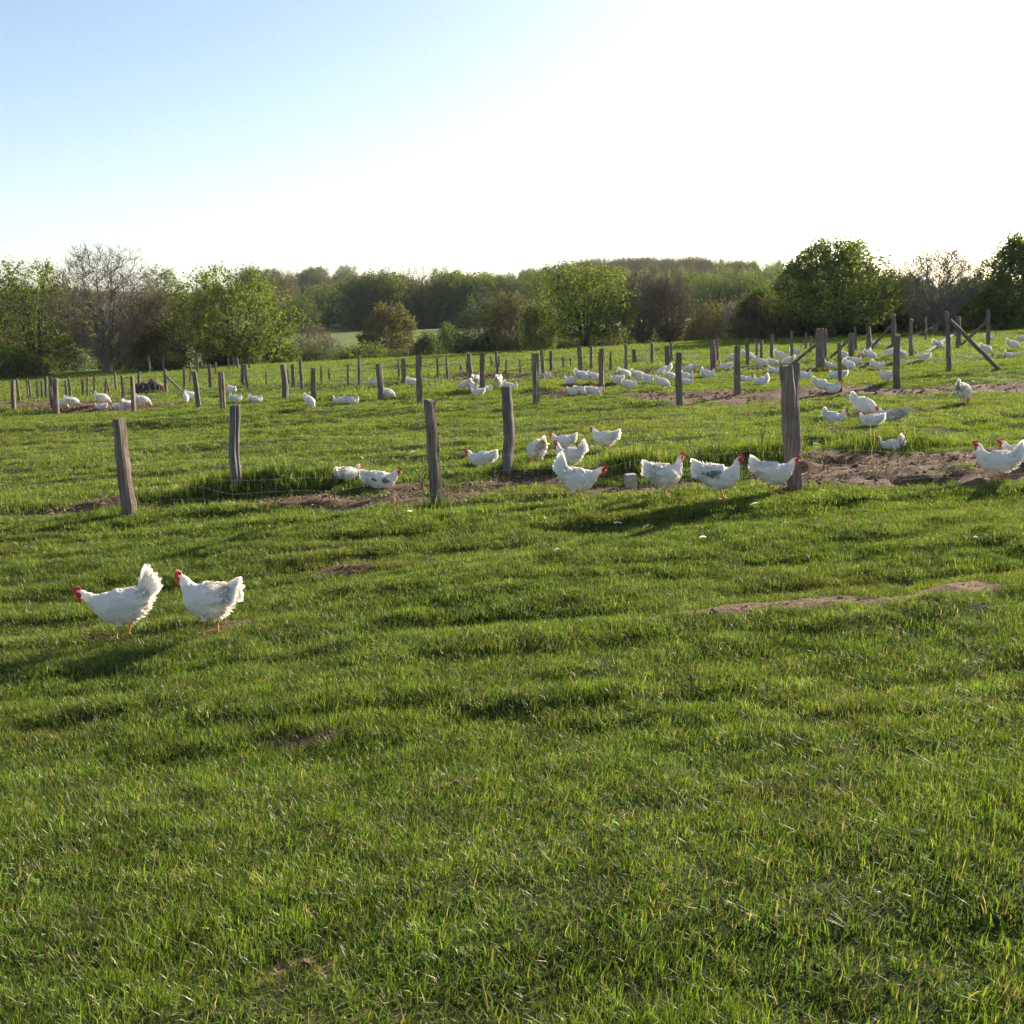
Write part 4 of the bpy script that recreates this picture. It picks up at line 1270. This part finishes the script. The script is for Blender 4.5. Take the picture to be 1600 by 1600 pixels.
# white feathers blown over the grass
def loose_feathers():
    spots = [(852, 819), (1178, 797), (1523, 851), (645, 712), (1135, 683), (1117, 704), (985, 655), (640, 808), (925, 703), (840, 738), (965, 827), (1010, 832),
             (582, 642), (566, 721), (1275, 700), (1450, 690), (1098, 850), (870, 870), (1460, 598), (1475, 592), (1440, 600), (1520, 600), (1560, 590), (1395, 595), (1352, 600)]
    where = ['left of the long post shadow', 'below the striding hen at the tallest near post', 'below the right edge hen', 'right of the lying hen and near post',
             'above the mud stained hen', 'just behind the mud stained hen', 'high in the paddock behind the ruffled hen', 'in front of the middle near post', 'beside the ruffled standing hen',
             'below the plump hen with one feather sticking up', 'left of a pair before the walking hens', 'right of a pair before the walking hens']
    r = seeded(61)
    for k, (x, y) in enumerate(spots):
        X, Y = ground_hit(x, y)
        z = float(H(X, Y)) + 0.055
        L = r.uniform(0.05, 0.085); W = L * 0.3
        V, F = [], []
        n = 7
        for i in range(n):
            t = i / (n - 1)
            ww = W * (math.sin(math.pi * (0.08 + 0.86 * t)) ** 0.7) * 0.5
            c = np.array([t * L - L / 2, 0, 0.006 * math.sin(math.pi * t)])
            V += [c + [0, -ww, 0.006], c + [0, 0, -0.002], c + [0, ww, 0.006]]
        for i in range(n - 1):
            b = i * 3
            F += [(b, b + 1, b + 4, b + 3), (b + 1, b + 2, b + 5, b + 4)]
        o = link('fallen_feather', mesh_from('fallen_feather', V, F, M['feather']), None, (X, Y, z))
        o.rotation_euler = (r.normal(0, 0.3), r.normal(0, 0.2), r.uniform(0, 6.28))
        tag(o, 'small white feather on the grass ' + where[k] if k < len(where) else 'tiny white fleck of a feather on distant grass', 'feather', 'white feathers blown over the grass')
loose_feathers()

# ================================================================== CHICKENS
def catmull(P, m):
    P = np.asarray(P, float)
    Q = np.vstack([2 * P[0] - P[1], P, 2 * P[-1] - P[-2]])
    out = []
    for i in range(len(P) - 1):
        p0, p1, p2, p3 = Q[i], Q[i + 1], Q[i + 2], Q[i + 3]
        for t in np.linspace(0, 1, m, endpoint=False):
            out.append(0.5 * ((2 * p1) + (-p0 + p2) * t + (2 * p0 - 5 * p1 + 4 * p2 - p3) * t * t + (-p0 + 3 * p1 - 3 * p2 + p3) * t ** 3))
    out.append(P[-1])
    return np.array(out)

def loft(C, k=22):
    """C: rows of x, z, half width, half height along the bird; closed tube with caps"""
    n = len(C)
    tan = np.gradient(C[:, :2], axis=0); tan = tan / np.linalg.norm(tan, axis=1, keepdims=True)
    nor = np.column_stack([-tan[:, 1], tan[:, 0]])
    a = np.arange(k) * 2 * np.pi / k
    V = np.zeros((n, k, 3))
    V[..., 0] = C[:, None, 0] + nor[:, None, 0] * np.sin(a)[None] * C[:, None, 3]
    V[..., 2] = C[:, None, 1] + nor[:, None, 1] * np.sin(a)[None] * C[:, None, 3]
    V[..., 1] = np.cos(a)[None] * C[:, None, 2]
    F = []
    for i in range(n - 1):
        for j in range(k): F.append((i * k + j, i * k + (j + 1) % k, (i + 1) * k + (j + 1) % k, (i + 1) * k + j))
    F.append(tuple(range(k - 1, -1, -1))); F.append(tuple(range((n - 1) * k, n * k)))
    return V, F, tan

def tube3(P, R, k=8):
    V, F = tubes([(np.array(P, float)[None], np.array(R, float)[None])], [k])
    F = [tuple(f) for f in F]
    n = len(P)
    F.append(tuple(range(k - 1, -1, -1))); F.append(tuple(range((n - 1) * k, n * k)))
    return V, F

def feather_strip(base, d, up, length, width, curve=0.1, segs=4):
    """one feather: tapering strip from base along d, bending towards up; returns V, F"""
    d = unit(np.array(d, float)); up = np.array(up, float)
    side = unit(np.cross(d, up))
    V, F = [], []
    for i in range(segs + 1):
        t = i / segs
        c = np.array(base) + d * length * t + unit(np.cross(side, d)) * curve * length * t * t
        w = width * 0.5 * (0.55 + 0.45 * math.sin(math.pi * min(1, 0.15 + t * 0.8))) * (1 if i < segs else 0.5)
        V += [c - side * w, c + side * w]
    for i in range(segs): F.append((2 * i, 2 * i + 1, 2 * i + 3, 2 * i + 2))
    return V, F

def join(parts):
    V, F = [], []
    for v, f in parts:
        b = len(V)
        V += [tuple(q) for q in v]; F += [tuple(i + b for i in q) for q in f]
    return V, F

BODY = [(-0.190, 0.292, 0.018, 0.024), (-0.165, 0.284, 0.052, 0.060), (-0.12, 0.264, 0.086, 0.102), (-0.06, 0.244, 0.108, 0.126), (0.0, 0.236, 0.115, 0.131), (0.06, 0.242, 0.108, 0.119)]
def shift(P, dz, dx=0): return [(x + dx, z + dz, a, b) for x, z, a, b in P]
POSES = {
    'stride': dict(spine=BODY + [(0.115, 0.262, 0.083, 0.090), (0.165, 0.288, 0.051, 0.054), (0.205, 0.318, 0.037, 0.038), (0.238, 0.342, 0.031, 0.033), (0.266, 0.348, 0.027, 0.029), (0.288, 0.342, 0.014, 0.015)],
                   legs=[(0.035, 0.005), (-0.045, -0.02)], tail=58, tlen=0.20),
    'walk': dict(spine=BODY + [(0.110, 0.272, 0.084, 0.092), (0.150, 0.308, 0.050, 0.054), (0.178, 0.350, 0.037, 0.038), (0.200, 0.383, 0.031, 0.033), (0.226, 0.394, 0.027, 0.029), (0.247, 0.388, 0.014, 0.015)],
                 legs=[(0.075, 0.02), (-0.035, -0.03)], tail=22, tlen=0.15),
    'upright': dict(spine=BODY + [(0.105, 0.273, 0.083, 0.094), (0.138, 0.320, 0.050, 0.054), (0.152, 0.368, 0.037, 0.038), (0.163, 0.408, 0.031, 0.032), (0.184, 0.428, 0.027, 0.029), (0.206, 0.423, 0.014, 0.015)],
                    legs=[(0.03, 0.0), (-0.03, -0.015)], tail=12, tlen=0.15),
    'upright_tail': dict(spine=BODY + [(0.105, 0.273, 0.083, 0.094), (0.140, 0.318, 0.050, 0.054), (0.158, 0.362, 0.037, 0.038), (0.172, 0.400, 0.031, 0.032), (0.195, 0.418, 0.027, 0.029), (0.216, 0.412, 0.014, 0.015)],
                    legs=[(0.03, 0.0), (-0.03, -0.015)], tail=44, tlen=0.17),
    'stand': dict(spine=BODY + [(0.108, 0.268, 0.086, 0.098), (0.146, 0.305, 0.054, 0.058), (0.170, 0.340, 0.040, 0.042), (0.192, 0.366, 0.033, 0.034), (0.216, 0.374, 0.027, 0.029), (0.237, 0.367, 0.014, 0.015)],
                  legs=[(0.02, 0.0), (-0.04, -0.01)], tail=15, tlen=0.14),
    'peck': dict(spine=[(-0.205, 0.330, 0.016, 0.022), (-0.175, 0.318, 0.045, 0.052), (-0.13, 0.292, 0.074, 0.090), (-0.065, 0.258, 0.108, 0.126), (0.0, 0.236, 0.115, 0.130), (0.06, 0.220, 0.106, 0.115),
                       (0.115, 0.195, 0.078, 0.084), (0.162, 0.155, 0.048, 0.050), (0.188, 0.112, 0.036, 0.037), (0.203, 0.075, 0.031, 0.032), (0.212, 0.048, 0.027, 0.028), (0.217, 0.028, 0.014, 0.015)],
                 legs=[(0.02, 0.0), (-0.03, -0.01)], tail=28, tlen=0.13),
    'rest': dict(spine=shift(BODY, -0.145) + [(0.108, 0.118, 0.086, 0.094), (0.146, 0.145, 0.054, 0.058), (0.168, 0.180, 0.041, 0.042), (0.190, 0.206, 0.033, 0.034), (0.214, 0.214, 0.027, 0.029), (0.235, 0.207, 0.014, 0.015)],
                 legs=None, tail=8, tlen=0.13),
    'rest_tail': dict(spine=shift(BODY, -0.145) + [(0.105, 0.126, 0.084, 0.094), (0.138, 0.166, 0.052, 0.056), (0.153, 0.208, 0.039, 0.040), (0.168, 0.240, 0.032, 0.034), (0.190, 0.252, 0.027, 0.029), (0.211, 0.246, 0.014, 0.015)],
                 legs=None, tail=52, tlen=0.13),
}
from bpy import context as _ctx

def remesh(V, F, voxel):
    me = mesh_from('tmp', V, F)
    o = bpy.data.objects.new('tmp', me); COL.objects.link(o)
    md = o.modifiers.new('r', 'REMESH'); md.mode = 'VOXEL'; md.voxel_size = voxel; md.adaptivity = 0.0
    sm = o.modifiers.new('s', 'SMOOTH'); sm.factor = 0.5; sm.iterations = 3
    dg = bpy.context.evaluated_depsgraph_get()
    res = bpy.data.meshes.new_from_object(o.evaluated_get(dg), depsgraph=dg)
    bpy.data.objects.remove(o, do_unlink=True)
    return res

CH = {}
def chicken_parts(pose):
    p = POSES[pose]
    r = seeded(sum(map(ord, pose)))
    C = catmull(p['spine'], 6)
    BV, BF, tan = loft(C, 24)
    n, k = BV.shape[:2]
    parts = [(BV.reshape(-1, 3), BF)]
    resting = p['legs'] is None
    if not resting:
        for sgn, (fx, hx) in zip((1, -1), p['legs']):
            y = 0.048 * sgn
            hip = (-0.005 + 0.3 * fx, y, 0.205); hock = (-0.028 + fx * 0.7 + hx, y * 0.98, 0.112); foot = (0.0 + fx, y, 0.014)
            parts.append(tube3([hip, (0.5 * (hip[0] + hock[0]) + 0.012, y, 0.165), (hock[0] + 0.004, y, 0.127), hock], [0.054, 0.046, 0.026, 0.014], 10))
            parts.append(tube3([hock, (0.5 * (hock[0] + foot[0]) + 0.003, y, 0.06), foot], [0.0125, 0.0095, 0.011], 8))
            for an, L in ((0, 0.062), (0.6, 0.052), (-0.6, 0.052), (math.pi, 0.026)):
                e = (foot[0] + math.cos(an) * L, y + math.sin(an) * L, 0.004)
                parts.append(tube3([foot, (0.5 * (foot[0] + e[0]), 0.5 * (y + e[1]), 0.013), e], [0.0095, 0.0075, 0.005], 6))
    V, F = join(parts)
    me = remesh(V, F, 0.0055)
    me.name = 'chicken_body'
    HD = np.array(p['spine'][-2][:2]); NK = np.array(p['spine'][-3][:2])
    hd = unit(np.array(p['spine'][-1][:2]) - HD)
    m = len(me.vertices)
    co = np.zeros(m * 3, np.float32); me.vertices.foreach_get('co', co); co = co.reshape(-1, 3).astype(float)
    white = co[:, 2] > 0.125 if not resting else np.ones(m, bool)
    dist_head = np.hypot(co[:, 0] - HD[0], co[:, 2] - HD[1])
    soft = (dist_head > 0.045) & white
    bump = vnoise(co[:, 0] * 55 + co[:, 1] * 23, co[:, 2] * 55 - co[:, 1] * 31, 4) * 0.007 + vnoise(co[:, 0] * 18, co[:, 2] * 18 + co[:, 1] * 9, 6) * 0.008
    nrm = np.zeros(m * 3, np.float32); me.vertices.foreach_get('normal', nrm)
    co = co + nrm.reshape(-1, 3) * (bump * soft)[:, None]
    if resting: co[:, 2] = np.maximum(co[:, 2], -0.02)
    me.vertices.foreach_set('co', co.astype(np.float32).ravel())
    for q in (M['feather'], M['leg'], M['comb']): me.materials.append(q)
    cen = np.zeros(len(me.polygons) * 3, np.float32); me.polygons.foreach_get('center', cen); cen = cen.reshape(-1, 3)
    mi = np.zeros(len(me.polygons), np.int32)
    if not resting: mi[cen[:, 2] < 0.108] = 1
    hx = (cen[:, 0] - HD[0]) * hd[0] + (cen[:, 2] - HD[1]) * hd[1]
    hpv = np.array([-hd[1], hd[0]])
    hpv = hpv if (hpv[1] > 0 or (pose == 'peck' and hpv[0] > 0)) else -hpv
    hz = (cen[:, 0] - HD[0]) * hpv[0] + (cen[:, 2] - HD[1]) * hpv[1]
    face = (np.hypot(hx - 0.004, hz + 0.004) < 0.025) | ((hx > 0.004) & (np.hypot(hx, hz) < 0.045))
    mi[face] = 2
    me.polygons.foreach_set('material_index', mi)
    me.polygons.foreach_set('use_smooth', np.ones(len(me.polygons), bool))
    me.update()
    out = {'body': [me]}
    # ---- plumage: overlapping small feathers, loose and fluffy towards the rear
    fp = []
    nb = int(n * 0.73)
    for _ in range(760):
        i = int(r.integers(2, nb)); j = int(r.integers(0, k))
        a = j * 2 * np.pi / k
        pos = BV[i, j]
        ctr = np.array([C[i, 0], 0, C[i, 1]])
        nn = unit(pos - ctr)
        back = np.array([-tan[i, 0], 0, -tan[i, 1]])
        rear = max(0.0, 1 - i / (n * 0.33))
        low = max(0.0, -nn[2])
        if resting and pos[2] < 0.03: continue
        dirn = unit(back + nn * (0.16 + 0.20 * rear * r.uniform(0.4, 1.2) + 0.15 * low * rear) + np.array([0, 0, -0.35 * low]) + r.normal(0, 0.10, 3))
        sc = min(1.0, C[i, 2] / 0.07)
        fp.append(feather_strip(pos - nn * 0.004, dirn, nn, (0.034 + 0.022 * rear) * (0.5 + 0.5 * sc) * r.uniform(0.8, 1.25), 0.024 * (0.45 + 0.55 * sc), -0.10, 2))
    if not resting:   # feathered thighs
        for sgn, (fx, hx2) in zip((1, -1), p['legs']):
            for _ in range(46):
                z = r.uniform(0.125, 0.2); a = r.uniform(0, 6.28); t = (0.205 - z) / 0.09
                rad = 0.05 * (1 - t) + 0.018 * t
                c = np.array([-0.005 + 0.3 * fx + (-0.023 + fx * 0.4 + hx2) * t + math.cos(a) * rad, 0.048 * sgn + math.sin(a) * rad, z])
                nn = np.array([math.cos(a), math.sin(a), 0.1])
                fp.append(feather_strip(c - nn * 0.004, np.array([-0.25, 0, -1]) + nn * 0.3, nn, 0.034, 0.018, -0.05, 2))
    V, F = join(fp)
    out['plumage'] = [mesh_from('chicken_plumage', V, F, M['feather'])]
    # ---- tail: tent of long feathers
    T = C[2]
    fp = []
    el0 = math.radians(p['tail'])
    for q in range(9):
        for sgn in (-1, 1):
            f = q / 8
            el = el0 + (0.30 - 0.75 * f)
            yaw = sgn * (0.04 + 0.16 * f)
            d = np.array([-math.cos(el) * math.cos(yaw), math.sin(yaw), math.sin(el)])
            base = np.array([T[0] + 0.035 - 0.012 * f, sgn * (0.006 + 0.022 * f), T[1] + 0.030 - 0.045 * f])
            L = p['tlen'] * (1.0 - 0.30 * f) * r.uniform(0.9, 1.1)
            upv = np.array([0.2, sgn * 1.0, 0.25])
            fp.append(feather_strip(base, d, upv, L + 0.03, 0.052, r.normal(0, 0.05) + 0.05 * sgn, 5))
    # saddle and under-tail fluff
    for q in range(70):
        a = r.uniform(0, 6.28); el = el0 * 0.6 + r.normal(0, 0.5)
        d = np.array([-math.cos(el), r.normal(0, 0.35), math.sin(el) - 0.2 * r.uniform()])
        base = np.array([T[0] + r.uniform(-0.01, 0.06), math.cos(a) * 0.05, T[1] + math.sin(a) * 0.055 - 0.012])
        fp.append(feather_strip(base, d, np.array([0, math.cos(a), math.sin(a)]), r.uniform(0.05, 0.09), 0.024, -0.12, 3))
    V, F = join(fp)
    out['tail'] = [mesh_from('chicken_tail', V, F, M['feather'])]
    # ---- wings: three rows of feathers folded on each flank
    dz = -0.145 if resting else 0.0
    out['wing'] = []
    for sgn in (1, -1):
        fp = []
        for row, (x0, x1, z0, z1, L, W, cnt, offy) in enumerate([
                (0.03, -0.10, 0.215, 0.285, 0.125, 0.034, 9, 0.114), (0.07, -0.06, 0.225, 0.300, 0.085, 0.036, 9, 0.120), (0.095, -0.01, 0.235, 0.305, 0.06, 0.036, 8, 0.118)]):
            for q in range(cnt):
                f = q / (cnt - 1)
                x = x0 + (x1 - x0) * f * 0.8; z = z0 + (z1 - z0) * f + dz
                bz = 0.247 + dz
                y = offy * math.sqrt(max(0.12, 1 - ((z - bz) / 0.130) ** 2)) * (1.0 if x < 0.05 else 0.93) + 0.004
                d = np.array([-1.0, -0.10 - 0.12 * max(0, -x * 4), 0.10 + 0.12 * (1 - f) - 0.10 * f])
                nn = np.array([0.0, 1.0, 0.9 * (z - bz) / 0.1])
                v, ff = feather_strip((x, y, z), d, nn, L * r.uniform(0.92, 1.1), W, -0.06, 4)
                fp.append((np.array(v) * [1, sgn, 1], ff))
        V, F = join(fp)
        out['wing'].append(mesh_from('chicken_wing', V, F, M['feather']))
    # ---- comb, wattles, beak, eyes
    hp = np.array([hd[1] * -1, hd[0]])      # up direction on the head
    if hp[1] < 0 and pose != 'peck': hp = -hp
    if pose == 'peck': hp = np.array([hd[1] * -1, hd[0]]);  hp = hp if hp[0] > 0 else -hp
    c0 = HD - hd * 0.016 + hp * 0.021
    prof = [(-0.012, 0.0), (-0.010, 0.026), (-0.002, 0.020), (0.004, 0.036), (0.012, 0.024), (0.018, 0.040), (0.026, 0.024), (0.033, 0.034), (0.040, 0.018), (0.048, 0.020), (0.054, 0.0), (0.046, -0.010), (0.0, -0.008)]
    V = [];
    for yy in (-0.0045, 0.0045):
        for (u, v) in prof:
            q = c0 + hd * (u * 1.05) + hp * v * 1.12
            V.append((q[0], yy * (1.0 - 0.6 * max(0, v) / 0.04), q[1]))
    L = len(prof)
    F = [tuple(range(L - 1, -1, -1)), tuple(range(L, 2 * L))] + [(i, (i + 1) % L, L + (i + 1) % L, L + i) for i in range(L)]
    out['comb'] = [mesh_from('chicken_comb', V, F, M['comb'])]
    out['wattle'] = []
    for sgn in (1, -1):
        w0 = HD - hp * 0.014 + hd * 0.012
        P = [(w0[0] - hp[0] * s * 0.046 - hd[0] * 0.004 * s, sgn * (0.009 + 0.004 * s), w0[1] - hp[1] * s * 0.046 - hd[1] * 0.004 * s) for s in (0, 0.35, 0.7, 1.0)]
        V, F = tube3(P, [0.008, 0.0145, 0.016, 0.006], 8)
        out['wattle'].append(mesh_from('chicken_wattle', V, F, M['comb'], True))
    b0 = np.array(p['spine'][-1][:2]) - hd * 0.008
    P = [(b0[0] + hd[0] * s - hp[0] * s * 0.3, 0, b0[1] + hd[1] * s - hp[1] * s * 0.3) for s in (0, 0.014, 0.024, 0.031)]
    V, F = tube3(P, [0.012, 0.0095, 0.0055, 0.001], 8)
    out['beak'] = [mesh_from('chicken_beak', V, F, M['beak'], True)]
    out['eye'] = []
    for sgn in (1, -1):
        e = HD + hp * 0.006 + hd * 0.002
        V, F = [], []
        for i in range(5):
            for j in range(8):
                th = i / 4 * math.pi; phi = j / 8 * 6.283
                V.append((e[0] + 0.0052 * math.sin(th) * math.cos(phi), sgn * 0.0265 + 0.0042 * math.cos(th), e[1] + 0.0052 * math.sin(th) * math.sin(phi)))
        for i in range(4):
            for j in range(8): F.append((i * 8 + j, i * 8 + (j + 1) % 8, (i + 1) * 8 + (j + 1) % 8, (i + 1) * 8 + j))
        out['eye'].append(mesh_from('chicken_eye', V, F, M['eye'], True))
    return out
for nm in POSES: CH[nm] = chicken_parts(nm)

def dress(o, mat):
    """give this one copy another feather material without touching the shared mesh"""
    o.material_slots[0].link = 'OBJECT'
    o.material_slots[0].material = mat

def hen(x, y, pose, yaw, label, s=1.0, group=None, wing=None, coat=None, sink=0.0):
    X, Y = ground_hit(x, y)
    z = float(H(X, Y)) + (-0.004 if not pose.startswith('rest') else 0.012) - sink
    view = math.degrees(math.atan2(X, Y))           # yaw is meant as seen in the picture
    root = empty('chicken', (X, Y, z), math.radians(yaw - view))
    q = math.sin(x * 12.9 + y * 7.3)
    root.scale = (s * (1 + 0.05 * q), s * (1 - 0.04 * q), s * (1 + 0.05 * math.cos(x * 3.7)))
    tag(root, label, 'chicken', group)
    P = CH[pose]
    link('body', P['body'][0], root)
    near = Y < 20
    for nm in ('plumage', 'tail', 'wing', 'comb', 'wattle', 'beak', 'eye'):
        if not near and nm in ('beak', 'eye', 'wattle'): continue
        for me in P[nm]:
            o = link(nm, me, root)
            if wing and nm == 'wing': dress(o, M[wing])
            if coat and nm in ('plumage', 'tail', 'wing'): dress(o, M[coat])
    if coat: dress(root.children[0], M[coat])
    return root

GA = 'hens walking along the nearest fence'
GB = 'hens in the first paddock'
GC = 'hens in the far paddock'
hen(190, 1003, 'stride', 174, 'front white hen with raised fan tail and lowered head, in the grass at left', 0.86, GB, sink=-0.03)
hen(326, 997, 'stand', 146, 'second near white hen at left, with brown stain on its wing', 0.90, GB, sink=-0.03, wing='feather_dirty')
hen(905, 788, 'stride', 2, 'white hen with upright tail and big red comb, leading edge nearest the wire', 0.95, GA, sink=-0.03)
hen(1041, 780, 'upright', 28, 'white hen with raised neck standing between stone block and mud stained hen', 0.88, GA, sink=-0.03)
hen(1125, 784, 'upright', 0, 'white hen with dark mud stain on its wing, head raised', 0.98, GA, wing='feather_dark', sink=-0.03)
hen(1210, 775, 'walk', 3, 'striding white hen in front of the tallest near post', 0.91, GA, sink=-0.03)
hen(1553, 753, 'upright_tail', 180, 'white hen on bare straw soil at the right edge, tail fanned', 0.97, GB)
hen(1592, 722, 'rest', 175, 'pale hen lying behind the right edge hen', 0.9, GB)
hen(1388, 699, 'rest_tail', 205, 'hen resting half hidden in long grass right of the tallest near post', 0.8, GB, sink=0.09)
hen(888, 738, 'upright_tail', 180, 'pale hen with raised tail behind the leading red combed hen', 0.82, GB)
hen(878, 710, 'stand', 178, 'low white hen with red head facing left behind the pale raised tail hen', 0.72, GB)
hen(943, 706, 'stand', 150, 'ruffled white hen standing alone on grass behind the walking group', 0.84, GB)
hen(838, 728, 'peck', 110, 'plump hen seen from behind with single feather sticking up', 0.98, GB)
hen(750, 728, 'rest', 180, 'white hen lying down just left of the straight middle post', 0.86, GB)
hen(598, 763, 'rest', 2, 'lying white hen with black wing spot left of the middle near post', 0.86, GB, wing='feather_dark')
hen(546, 747, 'rest', 40, 'hen sunk in long grass, only its neck showing beside the black spotted hen', 0.75, GB, sink=0.03)
hen(1305, 661, 'rest_tail', 5, 'white hen lying with red comb, left of the plump feeding hen', 0.82, GB)
hen(1352, 656, 'peck', -20, 'large plump white hen feeding behind the small lying group', 0.95, GB)
hen(1358, 666, 'rest', 180, 'white hen lying in front of the large plump feeding hen', 0.78, GB)
hen(1390, 658, 'rest', 178, 'greyish buff hen lying at the end of the small lying group', 0.85, GB, coat='feather_grey')
hen(1505, 632, 'peck', 70, 'round white hen seen from behind by the dark soil strip', 1.0, GB)
FARHENS = [
    (98, 640, 'peck', 20, 'white hen partly hidden by the leftmost tall post'), (116, 638, 'peck', 5, 'white hen feeding right of the leftmost tall post'),
    (157, 640, 'rest', 170, 'flat lying hen on dark soil below a feeding hen, far left'), (163, 633, 'peck', 0, 'white hen feeding above the flat lying one, far left'),
    (191, 641, 'rest', 8, 'hen lying at the foot of a left post on dark soil'), (203, 640, 'peck', 30, 'hen hidden behind a left post beside the dark soil'),
    (226, 637, 'peck', 0, 'single white hen feeding at the right end of the left soil strip'), (291, 631, 'peck', -85, 'white hen facing the camera left of a pair of posts'),
    (302, 628, 'peck', 5, 'white hen feeding behind a left post'), (364, 619, 'upright', -60, 'small upright buff white hen behind the left posts'),
    (370, 628, 'rest_tail', 5, 'hen lying below the small upright buff hen'), (401, 631, 'rest_tail', 10, 'small hen lying in the shade left of two posts'),
    (485, 640, 'peck', -60, 'white hen bending down at the foot of a post, centre left'), (529, 631, 'rest_tail', 178, 'left one of two small hens lying close together, centre left'),
    (551, 632, 'rest_tail', 3, 'right one of two small hens lying close together, centre left'), (607, 625, 'peck', 0, 'white hen feeding right of a thick centre left post'),
    (588, 606, 'peck', 10, 'sliver of white hen left of a thick centre left post'), (648, 608, 'peck', 20, 'white hen feeding just left of a tall dark post'),
    (724, 612, 'peck', 165, 'leftmost white hen of the cluster around the central double posts'), (737, 615, 'peck', -80, 'shaded hen facing the camera in the cluster by the central posts'),
    (745, 603, 'upright', 60, 'rear hen of the cluster by the central posts'), (745, 618, 'rest', 170, 'white hen lying at the front of the cluster by the central posts'),
    (760, 614, 'rest', 5, 'hen peeping out right of the central post'), (778, 609, 'peck', 80, 'front hen of two standing one behind the other above a near post'),
    (780, 600, 'stand', 70, 'rear hen of two standing one behind the other above a near post'), (799, 610, 'rest_tail', 5, 'low white hen right of the near post top, lying'),
    (854, 591, 'rest_tail', 5, 'small hen lying at the foot of a back post right of centre'), (890, 600, 'rest_tail', 175, 'hen lying at the left end of the central row'),
    (912, 600, 'peck', 15, 'plump feeding hen, second in the central row'), (930, 599, 'peck', 0, 'feeding hen left of a post, third in the central row'),
    (962, 598, 'rest', 180, 'flat hen stretched on the soil right of the central row'), (977, 595, 'peck', 40, 'round hen behind the flat stretched hen'),
    (895, 617, 'rest', 175, 'left hen of the three dust bathing in the dark soil hollow'), (913, 616, 'rest', 10, 'middle hen of the three dust bathing in the dark soil hollow'), (930, 617, 'rest', 15, 'right hen of the three dust bathing in the dark soil hollow'),
    (985, 613, 'stand', 5, 'white hen with clear red head walking, front of the central flock'), (1000, 600, 'peck', 20, 'round hen behind the red headed walking hen'),
    (1014, 604, 'upright', -50, 'hen facing half toward the camera left of the thick dark post'), (1037, 609, 'peck', 0, 'large hen feeding left of the thick dark post'),
    (1036, 591, 'peck', 175, 'hen feeding to the left, behind the large hen by the thick dark post'), (1049, 598, 'peck', 30, 'hen between two feeding hens by the thick dark post'),
    (1076, 584, 'peck', 178, 'hen with tail up feeding, topmost right of the thick dark post'), (1074, 594, 'rest_tail', 3, 'middle hen of three stacked right of the thick dark post'),
    (1074, 602, 'rest', 5, 'lowest hen of three stacked right of the thick dark post'), (1107, 590, 'rest_tail', 2, 'lone small hen lying below a double post right of centre'),
    (1133, 577, 'rest', 175, 'small flat hen lying left of a straight post, far back'), (1143, 566, 'peck', 170, 'hen half behind a straight post, far back'),
    (1170, 566, 'peck', 5, 'hen feeding beside a thin far post right of the straight post'), (1190, 575, 'peck', 0, 'large round hen feeding left of the far right flock'),
    (1164, 598, 'rest', 10, 'ruffled hen lying right of the straight post'), (1187, 603, 'rest_tail', 178, 'hen lying with raised tail left of the tallest near post'),
    (1210, 575, 'peck', 10, 'front feeding hen above the tallest near post'), (1221, 565, 'peck', 5, 'rear feeding hen above the tallest near post'),
    (1229, 573, 'peck', 170, 'hen just touching the top of the tallest near post'), (1209, 585, 'rest_tail', 8, 'hen lying left of the tallest near post top'),
    (1257, 593, 'rest_tail', 5, 'hen lying right of the tallest near post top'), (1244, 557, 'upright', 30, 'tiny upright hen by a slanting strut far right of centre'),
    (1297, 576, 'rest_tail', 10, 'hen lying at the foot of the very thick far post'), (1307, 592, 'rest', 178, 'hen lying behind a thin post below the very thick far post'),
    (1320, 563, 'peck', 15, 'hen feeding right of the very thick far post'), (1328, 582, 'peck', -30, 'hen bending toward the camera right of the thin post'),
    (1336, 569, 'rest', 5, 'hen stretching out behind the bending hen'), (1284, 614, 'peck', 3, 'left hen of a pair at the edge of the dark soil strip'),
    (1301, 614, 'rest_tail', 5, 'red headed right hen of a pair at the edge of the dark soil strip'), (1361, 564, 'peck', 10, 'plump hen feeding among the far right struts'),
    (1349, 560, 'peck', 160, 'hen behind the plump one among the far right struts'), (1367, 543, 'rest_tail', 0, 'tiny farthest hen by a far right strut'),
    (1372, 577, 'rest_tail', 3, 'dark tailed hen lying left of a thick right post'), (1384, 600, 'stand', 178, 'pale hen standing left of the thick right post'),
    (1389, 562, 'peck', 170, 'round hen feeding behind the thick right post'), (1411, 564, 'peck', 60, 'sliver of hen right of the thick right post'),
    (1441, 562, 'rest', 175, 'hen lying with dark spot between two right posts'), (1467, 549, 'peck', 20, 'shaded hen behind the tall strutted post'),
    (1520, 546, 'peck', 8, 'ruffled hen feeding under the long slanting strut'), (1542, 557, 'peck', 30, 'hen feeding right of the long slanting strut'),
    (1547, 533, 'rest_tail', 5, 'flat far hen at the foot of the last right post'), (1578, 561, 'rest_tail', 3, 'hen lying at the right edge, front of three'),
    (1584, 549, 'peck', 5, 'hen feeding at the right edge, middle of three'), (1594, 533, 'rest', 175, 'hen lying at the right edge, rear of three'),
]
for k, (x, y, pose, yaw, label) in enumerate(FARHENS):
    hen(x, y, pose, yaw, label, 0.82 + 0.07 * math.sin(k * 2.3), GC)
